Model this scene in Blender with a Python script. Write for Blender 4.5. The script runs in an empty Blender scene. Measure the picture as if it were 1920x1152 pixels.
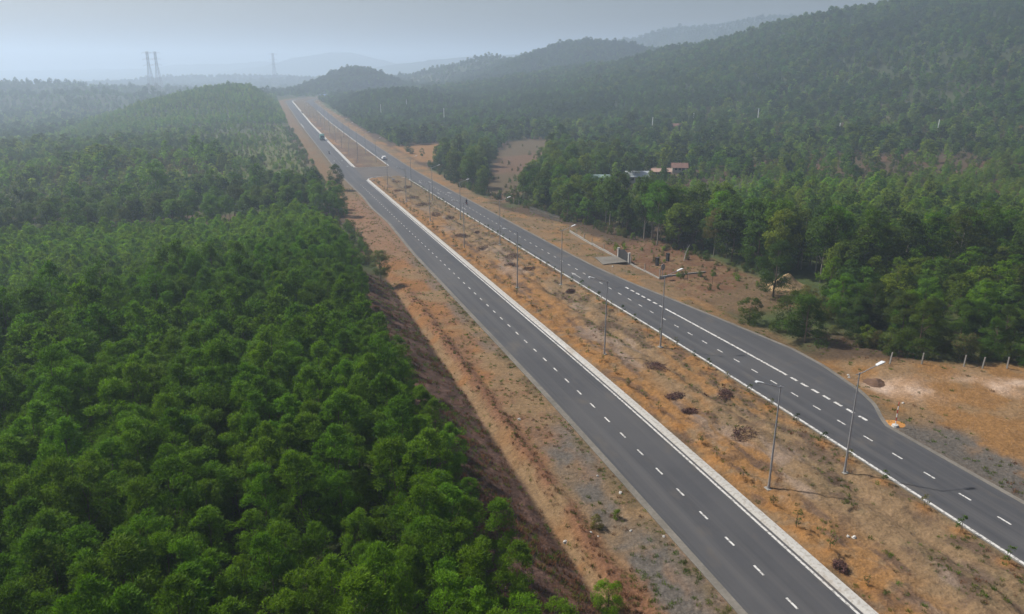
import bpy, bmesh, math, random
import numpy as np
from mathutils import Vector, Matrix, Quaternion

S = bpy.context.scene
C = S.collection
R = math.radians
rng = np.random.default_rng(7)
random.seed(7)

# ------------------------------------------------------------------ camera
F_PX, YH, VPX, CAM_H = 1400.0, 128.0, 480.0, 35.0          # pixels of the 1920 x 1152 photograph
TH = math.atan((576 - YH) / F_PX)                            # pitch below the horizon
PSI = math.atan(-(VPX - 960) * math.cos(TH) / F_PX)          # heading, clockwise from the road's direction (+Y)
cd = bpy.data.cameras.new('camera'); cam = bpy.data.objects.new('camera', cd); C.objects.link(cam)
cd.sensor_width = 36.0; cd.lens = 36.0 * F_PX / 1920.0
cd.clip_start = 0.5; cd.clip_end = 20000
cam.location = (0, 0, CAM_H); cam.rotation_euler = (math.pi/2 - TH, 0, -PSI)
S.camera = cam

# ------------------------------------------------------------------ light
SUN = Vector((-6.1, 5.4, 10.0)).normalized()
w = bpy.data.worlds.new('World'); S.world = w; w.use_nodes = True
nt = w.node_tree; nt.nodes.clear()
sky = nt.nodes.new('ShaderNodeTexSky'); sky.sky_type = 'NISHITA'; sky.sun_disc = False
sky.sun_elevation = math.asin(SUN.z); sky.sun_rotation = math.atan2(SUN.x, SUN.y)
sky.air_density = 1.0; sky.dust_density = 4.0; sky.ozone_density = 1.0
bg = nt.nodes.new('ShaderNodeBackground'); bg.inputs[1].default_value = 0.06
wo = nt.nodes.new('ShaderNodeOutputWorld')
nt.links.new(sky.outputs[0], bg.inputs[0]); nt.links.new(bg.outputs[0], wo.inputs[0])
ld = bpy.data.lights.new('sun', 'SUN'); ld.energy = 4.8; ld.angle = R(1.2); ld.color = (1.0, 0.95, 0.87)
lo = bpy.data.objects.new('sun', ld); C.objects.link(lo)
lo.rotation_euler = (-SUN).to_track_quat('-Z', 'Y').to_euler(); lo.location = (-60, 60, 200)

vs = S.view_settings
vs.view_transform = 'Standard'; vs.look = 'None'; vs.gamma = 1.0; vs.exposure = 0.45; vs.use_curve_mapping = False
S.render.engine = 'CYCLES'
cy = S.cycles
cy.use_denoising = True
cy.max_bounces = 6; cy.diffuse_bounces = 2; cy.glossy_bounces = 1; cy.transmission_bounces = 2
cy.transparent_max_bounces = 4; cy.volume_bounces = 3
cy.use_adaptive_sampling = True; cy.adaptive_threshold = 0.02
cy.sample_clamp_indirect = 3.0
HAZE_DENSITY = 0.00052

# ------------------------------------------------------------------ helpers
def ray(x, y):
    Fh = np.array([math.sin(PSI), math.cos(PSI), 0]); Rt = np.array([math.cos(PSI), -math.sin(PSI), 0]); Z = np.array([0, 0, 1.0])
    fw = Fh*math.cos(TH) - Z*math.sin(TH); up = Fh*math.sin(TH) + Z*math.cos(TH)
    return fw + (x-960)/F_PX*Rt - (y-576)/F_PX*up

def project(X, Y, Z):
    Fh = np.array([math.sin(PSI), math.cos(PSI)]); Rt = np.array([math.cos(PSI), -math.sin(PSI)])
    f0 = X*Fh[0] + Y*Fh[1]; r = X*Rt[0] + Y*Rt[1]; z = Z - CAM_H
    d = f0*math.cos(TH) - z*math.sin(TH); u = f0*math.sin(TH) + z*math.cos(TH)
    d = np.where(d < 0.5, 0.5, d)
    return 960 + F_PX*r/d, 576 - F_PX*u/d, d

def at_range(px, py, D):
    """point seen at a pixel, D metres away along the ground"""
    d = ray(px, py); h = math.hypot(d[0], d[1])
    return d[0]/h*D, d[1]/h*D, CAM_H + d[2]/h*D

def _hash(ix, iy, seed):
    n = (ix.astype(np.int64)*374761393 + iy.astype(np.int64)*668265263 + seed*1442695041) & 0xFFFFFFFF
    n = ((n ^ (n >> 13)) * 1274126177) & 0xFFFFFFFF
    return ((n ^ (n >> 16)) & 0xFFFF) / 65535.0
def vnoise(x, y, seed=0):
    x = np.asarray(x, float); y = np.asarray(y, float)
    ix = np.floor(x); iy = np.floor(y); fx = x-ix; fy = y-iy
    fx = fx*fx*(3-2*fx); fy = fy*fy*(3-2*fy)
    a = _hash(ix, iy, seed); b = _hash(ix+1, iy, seed); c = _hash(ix, iy+1, seed); d = _hash(ix+1, iy+1, seed)
    return (a*(1-fx)+b*fx)*(1-fy) + (c*(1-fx)+d*fx)*fy
def fbm(x, y, s, seed=0, oct=4):
    t = 0; a = 0.5; n = 0
    for i in range(oct):
        t = t + a*vnoise(np.asarray(x)/s, np.asarray(y)/s, seed+i*17); n += a; a *= 0.5; s *= 0.47
    return t/n
def sstep(a, b, x):
    t = np.clip((x-a)/(b-a), 0, 1); return t*t*(3-2*t)
def bump(x, a, b, e=1.0):
    return sstep(a-e, a+e, x)*(1-sstep(b-e, b+e, x))

# ------------------------------------------------------------------ materials
def mat(name, col, rough=0.8, spec=0.3, noise=None, metal=0.0, bump_amt=None, attr=None):
    """noise: list of (scale, amount); attr: a vertex colour layer used as the base colour"""
    m = bpy.data.materials.new(name); m.use_nodes = True; t = m.node_tree; N = t.nodes; L = t.links
    b = N['Principled BSDF']; b.inputs['Roughness'].default_value = rough
    b.inputs['Specular IOR Level'].default_value = spec; b.inputs['Metallic'].default_value = metal
    if attr:
        a = N.new('ShaderNodeVertexColor'); a.layer_name = attr; src = a.outputs[0]
    else:
        rgb = N.new('ShaderNodeRGB'); rgb.outputs[0].default_value = (*col, 1); src = rgb.outputs[0]
    geo = N.new('ShaderNodeNewGeometry')
    for sc, am in (noise or []):
        n = N.new('ShaderNodeTexNoise'); n.inputs['Scale'].default_value = sc; n.inputs['Detail'].default_value = 4
        L.new(geo.outputs['Position'], n.inputs['Vector'])
        mr = N.new('ShaderNodeMapRange'); mr.inputs[1].default_value = 0.25; mr.inputs[2].default_value = 0.75
        mr.inputs[3].default_value = 1-am; mr.inputs[4].default_value = 1+am
        L.new(n.outputs[0], mr.inputs[0])
        mx = N.new('ShaderNodeVectorMath'); mx.operation = 'SCALE'
        L.new(src, mx.inputs[0]); L.new(mr.outputs[0], mx.inputs['Scale']); src = mx.outputs[0]
    L.new(src, b.inputs['Base Color'])
    if bump_amt:
        n = N.new('ShaderNodeTexNoise'); n.inputs['Scale'].default_value = bump_amt[0]; n.inputs['Detail'].default_value = 5
        L.new(geo.outputs['Position'], n.inputs['Vector'])
        bp = N.new('ShaderNodeBump'); bp.inputs['Strength'].default_value = bump_amt[1]; bp.inputs['Distance'].default_value = bump_amt[2]
        L.new(n.outputs[0], bp.inputs['Height']); L.new(bp.outputs[0], b.inputs['Normal'])
    return m

def leaf_mat(name, col, var=0.35, hue=0.03, trans=0.35, region=0.25, dry=0.0, leafvar=.32):
    m = bpy.data.materials.new(name); m.use_nodes = True; t = m.node_tree; N = t.nodes; L = t.links
    b = N['Principled BSDF']; b.inputs['Roughness'].default_value = 0.55; b.inputs['Specular IOR Level'].default_value = 0.08
    oi = N.new('ShaderNodeObjectInfo'); geo = N.new('ShaderNodeNewGeometry')
    hs = N.new('ShaderNodeHueSaturation'); hs.inputs['Color'].default_value = (*col, 1)
    # each tree its own tone, each region its own, each leaf a little
    mr = N.new('ShaderNodeMapRange'); mr.inputs[3].default_value = 1-var; mr.inputs[4].default_value = 1+var
    L.new(oi.outputs['Random'], mr.inputs[0])
    n = N.new('ShaderNodeTexNoise'); n.inputs['Scale'].default_value = 0.022; n.inputs['Detail'].default_value = 3
    L.new(geo.outputs['Position'], n.inputs['Vector'])
    m2 = N.new('ShaderNodeMapRange'); m2.inputs[1].default_value = 0.3; m2.inputs[2].default_value = 0.7
    m2.inputs[3].default_value = 1-region; m2.inputs[4].default_value = 1+region
    L.new(n.outputs[0], m2.inputs[0])
    m3 = N.new('ShaderNodeMapRange'); m3.inputs[3].default_value = 1-leafvar; m3.inputs[4].default_value = 1+leafvar
    L.new(geo.outputs['Random Per Island'], m3.inputs[0])
    k = N.new('ShaderNodeMath'); k.operation = 'MULTIPLY'; L.new(mr.outputs[0], k.inputs[0]); L.new(m2.outputs[0], k.inputs[1])
    k2 = N.new('ShaderNodeMath'); k2.operation = 'MULTIPLY'; L.new(k.outputs[0], k2.inputs[0]); L.new(m3.outputs[0], k2.inputs[1])
    L.new(k2.outputs[0], hs.inputs['Value'])
    mh = N.new('ShaderNodeMath'); mh.operation = 'MULTIPLY_ADD'; mh.inputs[1].default_value = 61.7; mh.inputs[2].default_value = 0.0
    L.new(oi.outputs['Random'], mh.inputs[0])
    fr = N.new('ShaderNodeMath'); fr.operation = 'FRACT'; L.new(mh.outputs[0], fr.inputs[0])
    m4 = N.new('ShaderNodeMapRange'); m4.inputs[3].default_value = 0.5-hue; m4.inputs[4].default_value = 0.5+hue*0.6
    L.new(fr.outputs[0], m4.inputs[0]); L.new(m4.outputs[0], hs.inputs['Hue'])
    src = hs.outputs[0]
    if dry:
        mx = N.new('ShaderNodeMix'); mx.data_type = 'RGBA'; mx.inputs['B'].default_value = (0.16, 0.085, 0.035, 1)
        lt = N.new('ShaderNodeMath'); lt.operation = 'LESS_THAN'; lt.inputs[1].default_value = dry
        L.new(geo.outputs['Random Per Island'], lt.inputs[0]); L.new(lt.outputs[0], mx.inputs['Factor']); L.new(src, mx.inputs['A'])
        src = mx.outputs['Result']
    L.new(src, b.inputs['Base Color'])
    tr = N.new('ShaderNodeBsdfTranslucent'); vm = N.new('ShaderNodeVectorMath'); vm.operation = 'MULTIPLY'; vm.inputs[1].default_value = (1.15, 1.3, .5); L.new(src, vm.inputs[0]); L.new(vm.outputs[0], tr.inputs[0])
    mix = N.new('ShaderNodeMixShader'); mix.inputs[0].default_value = trans
    L.new(b.outputs[0], mix.inputs[1]); L.new(tr.outputs[0], mix.inputs[2])
    L.new(mix.outputs[0], N['Material Output'].inputs['Surface'])
    return m

M = {}
M['ground'] = mat('ground', None, 0.95, 0.1, [(0.7, 0.16), (2.6, 0.24), (8.0, 0.26), (26.0, 0.18)], bump_amt=(2.6, 0.9, 0.22), attr='col')
def streaked(name, dark, light, dust, worn=None):
    m = mat(name, dark, 0.85, 0.25, [(0.9, 0.06), (25.0, 0.18)], bump_amt=(40, 0.3, 0.01)); t = m.node_tree; N = t.nodes; L = t.links
    b = N['Principled BSDF']; src = b.inputs['Base Color'].links[0].from_socket; geo = N.new('ShaderNodeNewGeometry')
    def layer(src, scale, lo, hi, col, fac, detail=3):
        mp = N.new('ShaderNodeMapping'); mp.inputs['Scale'].default_value = scale; L.new(geo.outputs['Position'], mp.inputs[0])
        n = N.new('ShaderNodeTexNoise'); n.inputs['Scale'].default_value = 1.0; n.inputs['Detail'].default_value = detail; L.new(mp.outputs[0], n.inputs['Vector'])
        r = N.new('ShaderNodeMapRange'); r.inputs[1].default_value = lo; r.inputs[2].default_value = hi; r.inputs[4].default_value = fac; L.new(n.outputs[0], r.inputs[0])
        mx = N.new('ShaderNodeMix'); mx.data_type = 'RGBA'; mx.inputs['B'].default_value = (*col, 1); L.new(r.outputs[0], mx.inputs['Factor']); L.new(src, mx.inputs['A'])
        return mx.outputs['Result']
    src = layer(src, (.9, .012, 1), .42, .66, light, .8)                # long tracks
    src = layer(src, (2.6, .03, 1), .52, .70, tuple(c*.72 for c in dark), .55)
    src = layer(src, (.10, .07, 1), .48, .72, light, .6)               # patches
    src = layer(src, (.5, .22, 1), .58, .74, dust, .5, 6)              # blown soil
    if worn: src = layer(src, (3.5, 3.5, 1), .50, .60, worn[0], worn[1], 6)
    L.new(src, b.inputs['Base Color']); return m
M['asphalt'] = streaked('asphalt', (0.047, 0.048, 0.053), (0.070, 0.069, 0.071), (0.092, 0.080, 0.067))
M['dusty'] = mat('dusty_asphalt', (0.080, 0.070, 0.063), 0.9, 0.2, [(0.25, 0.2), (2.0, 0.12)])
M['paint'] = streaked('road_paint', (0.50, 0.50, 0.49), (0.44, 0.43, 0.41), (0.30, 0.26, 0.22), ((0.13, 0.125, 0.12), .75))
M['worn_paint'] = mat('worn_road_paint', (0.26, 0.26, 0.255), 0.7, 0.3, [(2.0, 0.2), (9.0, 0.2)])
M['kerb'] = streaked('kerb_concrete', (0.36, 0.355, 0.34), (0.30, 0.29, 0.27), (0.22, 0.18, 0.14), ((0.19, 0.165, 0.14), .5))
M['edge'] = mat('edge_concrete', (0.125, 0.115, 0.10), 0.9, 0.2, [(0.35, 0.22), (3.0, 0.18)])
M['concrete'] = mat('concrete', (0.24, 0.23, 0.21), 0.9, 0.2, [(1.0, 0.15), (6.0, 0.12)])
M['whitewash'] = mat('whitewashed_concrete', (0.40, 0.39, 0.37), 0.85, 0.2, [(1.5, 0.15)])
M['steel'] = mat('galvanised_steel', (0.30, 0.31, 0.33), 0.45, 0.5, [(1.0, 0.08)], metal=0.4)
M['lamp'] = mat('lamp_housing', (0.48, 0.50, 0.52), 0.4, 0.5)
M['lens'] = mat('lamp_lens', (0.75, 0.75, 0.72), 0.25, 0.5)
M['trunk_pale'] = mat('pale_bark', (0.22, 0.20, 0.17), 0.9, 0.1, [(1.5, 0.2), (8, 0.2)])
M['trunk'] = mat('brown_bark', (0.12, 0.09, 0.065), 0.95, 0.1, [(2.0, 0.25)])
M['twig'] = mat('dry_twigs', (0.085, 0.045, 0.04), 0.95, 0.1, [(1.5, 0.35)])
M['straw'] = mat('dry_grass', (0.185, 0.135, 0.068), 0.95, 0.1, [(0.4, 0.3)])
M['rust'] = mat('dry_fern', (0.12, 0.055, 0.026), 0.95, 0.1, [(0.5, 0.3)])
M['sand'] = mat('sand', (0.27, 0.19, 0.105), 0.95, 0.1, [(1.5, 0.12)], bump_amt=(6, 0.5, 0.08))
M['osand'] = mat('orange_sand', (0.36, 0.17, 0.05), 0.95, 0.1, [(3, 0.15)])
M['red'] = mat('red_paint', (0.42, 0.03, 0.03), 0.5, 0.4)
M['white'] = mat('white_paint', (0.75, 0.75, 0.75), 0.4, 0.4)
M['dark'] = mat('dark_metal', (0.03, 0.03, 0.032), 0.5, 0.4)
M['rubber'] = mat('rubber', (0.02, 0.02, 0.02), 0.8, 0.2)
M['glass'] = mat('dark_glass', (0.02, 0.025, 0.03), 0.1, 0.6)
M['truckgreen'] = mat('green_truck_paint', (0.05, 0.16, 0.14), 0.4, 0.5)
M['tin_green'] = mat('pale_green_tin', (0.20, 0.28, 0.26), 0.5, 0.4, [(0.6, 0.15)])
M['tin_white'] = mat('white_tin', (0.30, 0.33, 0.35), 0.45, 0.4, [(0.6, 0.12)])
M['tin_rust'] = mat('rusty_tin', (0.30, 0.20, 0.16), 0.7, 0.3, [(0.8, 0.3)])
M['tile'] = mat('red_brown_tile', (0.15, 0.085, 0.068), 0.85, 0.2, [(0.9, 0.25)])
M['tar'] = mat('black_tarpaulin', (0.03, 0.03, 0.035), 0.8, 0.2)
M['wall'] = mat('plaster_wall', (0.42, 0.38, 0.32), 0.9, 0.2, [(0.8, 0.15)])
M['brick'] = mat('brick_wall', (0.30, 0.12, 0.09), 0.9, 0.2, [(1.2, 0.2)])
M['blue'] = mat('blue_tin', (0.12, 0.20, 0.40), 0.5, 0.4)
M['cloth_dark'] = mat('dark_cloth', (0.04, 0.04, 0.05), 0.9, 0.1)
M['cloth_red'] = mat('dark_red_cloth', (0.12, 0.03, 0.03), 0.9, 0.1)
M['skin'] = mat('skin', (0.35, 0.20, 0.13), 0.6, 0.3)
M['lattice'] = mat('tower_steel', (0.22, 0.23, 0.25), 0.5, 0.4)
G = {
    'acacia': leaf_mat('acacia_leaves', (0.070, 0.146, 0.003), 0.24, 0.014, 0.42, 0.22),
    'young':  leaf_mat('young_acacia_leaves', (0.105, 0.188, 0.008), 0.25, 0.02, 0.55, 0.22),
    'dark':   leaf_mat('dark_leaves', (0.038, 0.070, 0.006), 0.40, 0.03, 0.33, 0.25),
    'mixed':  leaf_mat('mixed_leaves', (0.064, 0.114, 0.008), 0.38, 0.04, 0.40, 0.25),
    'light':  leaf_mat('light_leaves', (0.130, 0.196, 0.022), 0.28, 0.03, 0.55, 0.2),
    'olive':  leaf_mat('olive_leaves', (0.085, 0.100, 0.026), 0.35, 0.05, 0.40, 0.2, dry=0.12),
    'redden': leaf_mat('reddening_leaves', (0.12, 0.075, 0.025), 0.2, 0.02, 0.40, 0.1, dry=0.6),
    'hill':   leaf_mat('hill_leaves', (0.047, 0.084, 0.014), 0.12, 0.02, 0.40, 0.40, leafvar=.15),
}

# ------------------------------------------------------------------ mesh helpers
def mesh_from(name, v, f, mats=(), mi=None, smooth=False):
    me = bpy.data.meshes.new(name)
    v = np.asarray(v, np.float32)
    if isinstance(f, np.ndarray):
        k = f.shape[1]; n = len(f)
        me.vertices.add(len(v)); me.vertices.foreach_set('co', v.ravel())
        me.loops.add(n*k); me.loops.foreach_set('vertex_index', f.astype(np.int32).ravel())
        me.polygons.add(n); me.polygons.foreach_set('loop_start', np.arange(0, n*k, k, dtype=np.int32))
        me.polygons.foreach_set('loop_total', np.full(n, k, np.int32))
        me.update(calc_edges=True)
    else:
        me.from_pydata([tuple(map(float, p)) for p in v], [], f); me.update()
    for m in mats: me.materials.append(m)
    if mi is not None: me.polygons.foreach_set('material_index', np.asarray(mi, np.int32))
    if smooth: me.polygons.foreach_set('use_smooth', np.ones(len(me.polygons), bool))
    me.validate()
    return me

class MB:
    """collects simple shapes into one mesh"""
    def __init__(s): s.v = []; s.f = []; s.m = []
    def add(s, v, f, mi=0):
        o = len(s.v); s.v += [tuple(p) for p in v]; s.f += [tuple(i+o for i in q) for q in f]; s.m += [mi]*len(f)
    def box(s, c, d, rz=0, mi=0, taper=1.0):
        x, y, z = d[0]/2, d[1]/2, d[2]/2; pts = []
        for k, zz in ((1, -z), (taper, z)):
            for a, b in ((-x, -y), (x, -y), (x, y), (-x, y)):
                a *= k; b *= k
                pts.append((c[0]+a*math.cos(rz)-b*math.sin(rz), c[1]+a*math.sin(rz)+b*math.cos(rz), c[2]+zz))
        s.add(pts, [(3,2,1,0), (4,5,6,7), (0,1,5,4), (1,2,6,5), (2,3,7,6), (3,0,4,7)], mi)
    def tube(s, p0, p1, r0, r1=None, n=6, mi=0):
        r1 = r0 if r1 is None else r1
        p0 = Vector(p0); p1 = Vector(p1); d = (p1-p0)
        if d.length < 1e-6: return
        d.normalize(); a = d.orthogonal().normalized(); b = d.cross(a)
        pts = []
        for p, r in ((p0, r0), (p1, r1)):
            for i in range(n):
                t = 2*math.pi*i/n; pts.append(p + a*(r*math.cos(t)) + b*(r*math.sin(t)))
        f = [(i, (i+1) % n, n+(i+1) % n, n+i) for i in range(n)] + [tuple(range(n-1, -1, -1)), tuple(range(n, 2*n))]
        s.add(pts, f, mi)
    def prism(s, prof, x0, x1, mi=0):
        """profile in (y,z) pushed along x"""
        n = len(prof)
        s.add([(x0, a, b) for a, b in prof] + [(x1, a, b) for a, b in prof],
              [(i, (i+1) % n, n+(i+1) % n, n+i) for i in range(n)] + [tuple(range(n-1, -1, -1)), tuple(range(n, 2*n))], mi)
    def mesh(s, name, *mats): return mesh_from(name, s.v, s.f, mats, s.m)

def link(name, data, parent=None, loc=(0, 0, 0), rz=0.0, scl=None):
    o = bpy.data.objects.new(name, data); C.objects.link(o); o.location = loc
    if rz: o.rotation_euler = (0, 0, rz)
    if scl is not None: o.scale = scl if hasattr(scl, '__len__') else (scl,)*3
    if parent is not None: o.parent = parent
    return o
def tag(o, label, cat, group=None):
    o['label'] = label; o['category'] = cat
    if group: o['group'] = group
    return o
def thing(name, label, cat, loc, rz=0.0, scl=None, group=None):
    return tag(link(name, None, None, loc, rz, scl), label, cat, group)
def struct(name, me, mats=()):
    o = link(name, me); o['kind'] = 'structure'; return o

# ------------------------------------------------------------------ the lie of the land
_ys = np.array([-600, 50, 73, 87, 146, 183, 290, 330, 450, 600, 720, 941, 1100, 1600, 9000.])
_zs = np.array([0, 0, -.12, -.5, -1.85, -2.65, -4.95, -5.2, -5.25, -5.05, -3.3, -.4, 0.5, 0, 0])
_fy = np.arange(-600, 9000, 2.0); _fz = np.interp(_fy, _ys, _zs)
_k = np.hanning(27); _k /= _k.sum(); _fz = np.convolve(np.pad(_fz, 13, 'edge'), _k, 'valid')
def prof(y): return np.interp(y, _fy, _fz)
def bend(y):                                         # the road swings right beyond 930 m
    return np.where(np.asarray(y) > 900, (np.maximum(np.minimum(np.asarray(y, float), 1140)-900, 0))**2/270.0, 0.0)

RIDGES = [  # crest seen in the photograph (px, py, metres away), width in front/behind, height of the trees on it
    ([(720,148,1700),(790,137,1600),(860,122,1450),(925,110,1400),(975,121,1350)], 150, 7),
    ([(965,124,1330),(1000,108,1300),(1030,94,1280),(1070,74,1250),(1100,70,1250),(1150,72,1250),(1200,82,1250),(1260,90,1250),(1320,110,1250)], 150, 7),
    ([(1180,112,960),(1250,90,930),(1330,78,900),(1440,44,870),(1530,22,850),(1600,6,830),(1750,-18,800),(1850,-8,780),(1980,-30,760),(2150,-30,730)], 185, 7),
    ([(1185,72,2050),(1260,52,2050),(1340,46,2000),(1430,30,1950),(1520,28,1950)], 200, 6),
    ([(500,124,4600),(560,106,4500),(620,97,4500),(660,98,4500),(710,112,4500),(760,124,4600)], 300, 0),
    ([(280,128,5300),(350,120,5200),(430,119,5200),(510,114,5200),(540,120,5200)], 350, 0),
    ([(760,120,3600),(840,108,3500),(930,104,3500),(1000,100,3500)], 300, 0),
    ([(-80,135,5600),(100,131,5600),(200,130,5600),(300,133,5600)], 400, 0),
    ([(-120,155,1450),(40,151,1400),(130,153,1400),(240,160,1450),(330,164,1500)], 130, 6),
    ([(-60,170,1180),(60,177,1150),(190,170,1120),(300,181,1120)], 80, 4),
    ([(540,148,2300),(620,146,2300),(700,148,2300),(780,142,2400)], 160, 6),
    ([(330,144,2600),(420,142,2600),(520,143,2600)], 160, 6),
]
ROUND = [(670, 127, 1190, 50, 60, 6)]
HILLS = [  # px, py, metres away, sigma across, sigma along, tree height
    (448, 152, 800, 62, 95, 7), (385, 168, 760, 60, 70, 6),
    (735, 160, 760, 46, 70, 7), (800, 176, 720, 45, 60, 6),
    (1180, 158, 700, 85, 90, 7), (1290, 152, 690, 80, 90, 7), (1060, 172, 720, 70, 80, 6),
    (255, 292, 330, 30, 22, 5), (330, 300, 330, 16, 16, 6),
]
_rid = []
for pts, wd, th in RIDGES:
    _rid.append((np.array([at_range(*p) for p in pts]), wd, th))
_hil = []
for px, py, D, sa, sl, th in HILLS+ROUND:
    x, y, z = at_range(px, py, D); _hil.append((x, y, z - th, sa, sl, math.atan2(x, y)))

def ridge_h(X, Y, P, wd, th, base=0):
    best = np.full(X.shape, 1e9); hz = np.zeros(X.shape)
    for a, b in zip(P[:-1], P[1:]):
        d = b[:2]-a[:2]; L2 = d @ d
        t = np.clip(((X-a[0])*d[0]+(Y-a[1])*d[1])/L2, 0, 1)
        dd = np.hypot(X-a[0]-t*d[0], Y-a[1]-t*d[1])
        h = a[2]+(b[2]-a[2])*t
        m = dd < best; best = np.where(m, dd, best); hz = np.where(m, h, hz)
    k = best/wd
    return np.maximum(hz-th-base, 0)*np.exp(-np.abs(k)**1.7)

def edge_left(Y):        # forest edge above the cut slope
    return 12.3 + .8*np.sin(Y*0.05+0.6) + 1.6*(fbm(Y, Y*0+3, 12, 5)-.5)

def land(X, Y):
    X = np.asarray(X, float); Y = np.asarray(Y, float)
    p = prof(Y); u = X - bend(Y)
    off = np.maximum(np.maximum(24-u, u-64), 0)                       # metres outside the road corridor
    z = p - 0.06 - 0.25*sstep(300, 420, Y)*bump(u, 26, 60, 2)
    z = z - 1.2*bump(u, 36.6, 49.8, .3)
    # left: ditch, cut slope, plantation spur, then a lower valley
    Lf = 1 - sstep(12.4, 19.2, u)
    trans = 140 - (10-np.clip(X, -200, 14))*0.85
    up = 1 - sstep(-22, 26, Y-trans)
    edgekeep = sstep(2, 12, X)*(1-sstep(120, 150, Y))
    up = np.maximum(up, edgekeep)
    spur = 2.6*np.maximum(up, 0.0) + 1.6*up*sstep(14, -10, X) + 1.2*up*(fbm(X, Y, 28, 31)-.5)
    valley = (1-up)*(-2.2)*sstep(12, -18, X)*(1-sstep(230, 420, Y))
    z = z + Lf*(spur+valley)
    z = z - 0.55*np.exp(-((u-19.3)/0.8)**2)*(1-sstep(120, 150, Y))     # ditch
    z = z + (0.38+0.25*fbm(X, Y, 4, 9))*np.exp(-((u-21.0)/0.75)**2)*(1-sstep(105, 130, Y))*sstep(36, 44, Y)
    # small roughness of bare ground
    near = 1 - sstep(150, 300, Y)
    rough = (fbm(X, Y, 5, 3)-.5)*0.5 + (fbm(X, Y, 1.3, 4)-.5)*0.22
    z = z + rough*near*(sstep(0, 4, np.maximum(27.2-u, u-59.5)))*(1-bump(u, 27, 64.5, .3))
    z = z - 0.35*np.exp(-((u-66)/2.2)**2)*near*sstep(40, 60, Y)
    # rolling ground and hills
    far = sstep(20, 90, off)
    z = z + far*(fbm(X, Y, 130, 11)-.5)*4*sstep(160, 500, np.hypot(X, Y))
    z = z - 17*np.maximum(sstep(360, 820, Y)*sstep(-30, -150, X), sstep(1080, 1350, Y))
    q = np.zeros_like(z)
    for P, wd, th in _rid:
        h = ridge_h(X, Y, P, wd, th, np.minimum(z, 0)); q = (q**3 + h**3)**(1/3.)
    cm = np.maximum(sstep(2, 34, off), sstep(1110, 1150, Y))
    hs = np.zeros_like(z)
    for x, y, zt, sa, sl, az in _hil:
        dx = X-x; dy = Y-y; l = dx*math.sin(az)+dy*math.cos(az); a = dx*math.cos(az)-dy*math.sin(az)
        hs = np.maximum(hs, np.maximum(zt-np.minimum(z, 0), 0)*np.exp(-0.5*((a/sa)**2+(l/sl)**2)))
    q = (q**3 + hs**3)**(1/3.)
    # spurs and gullies on the slopes
    q = q*(1 + 0.30*(fbm(X, Y, 120, 21, 3)-.5)*sstep(10, 40, q)*(1-sstep(0.75, 1, q/110)))
    return z + q*cm

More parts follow.
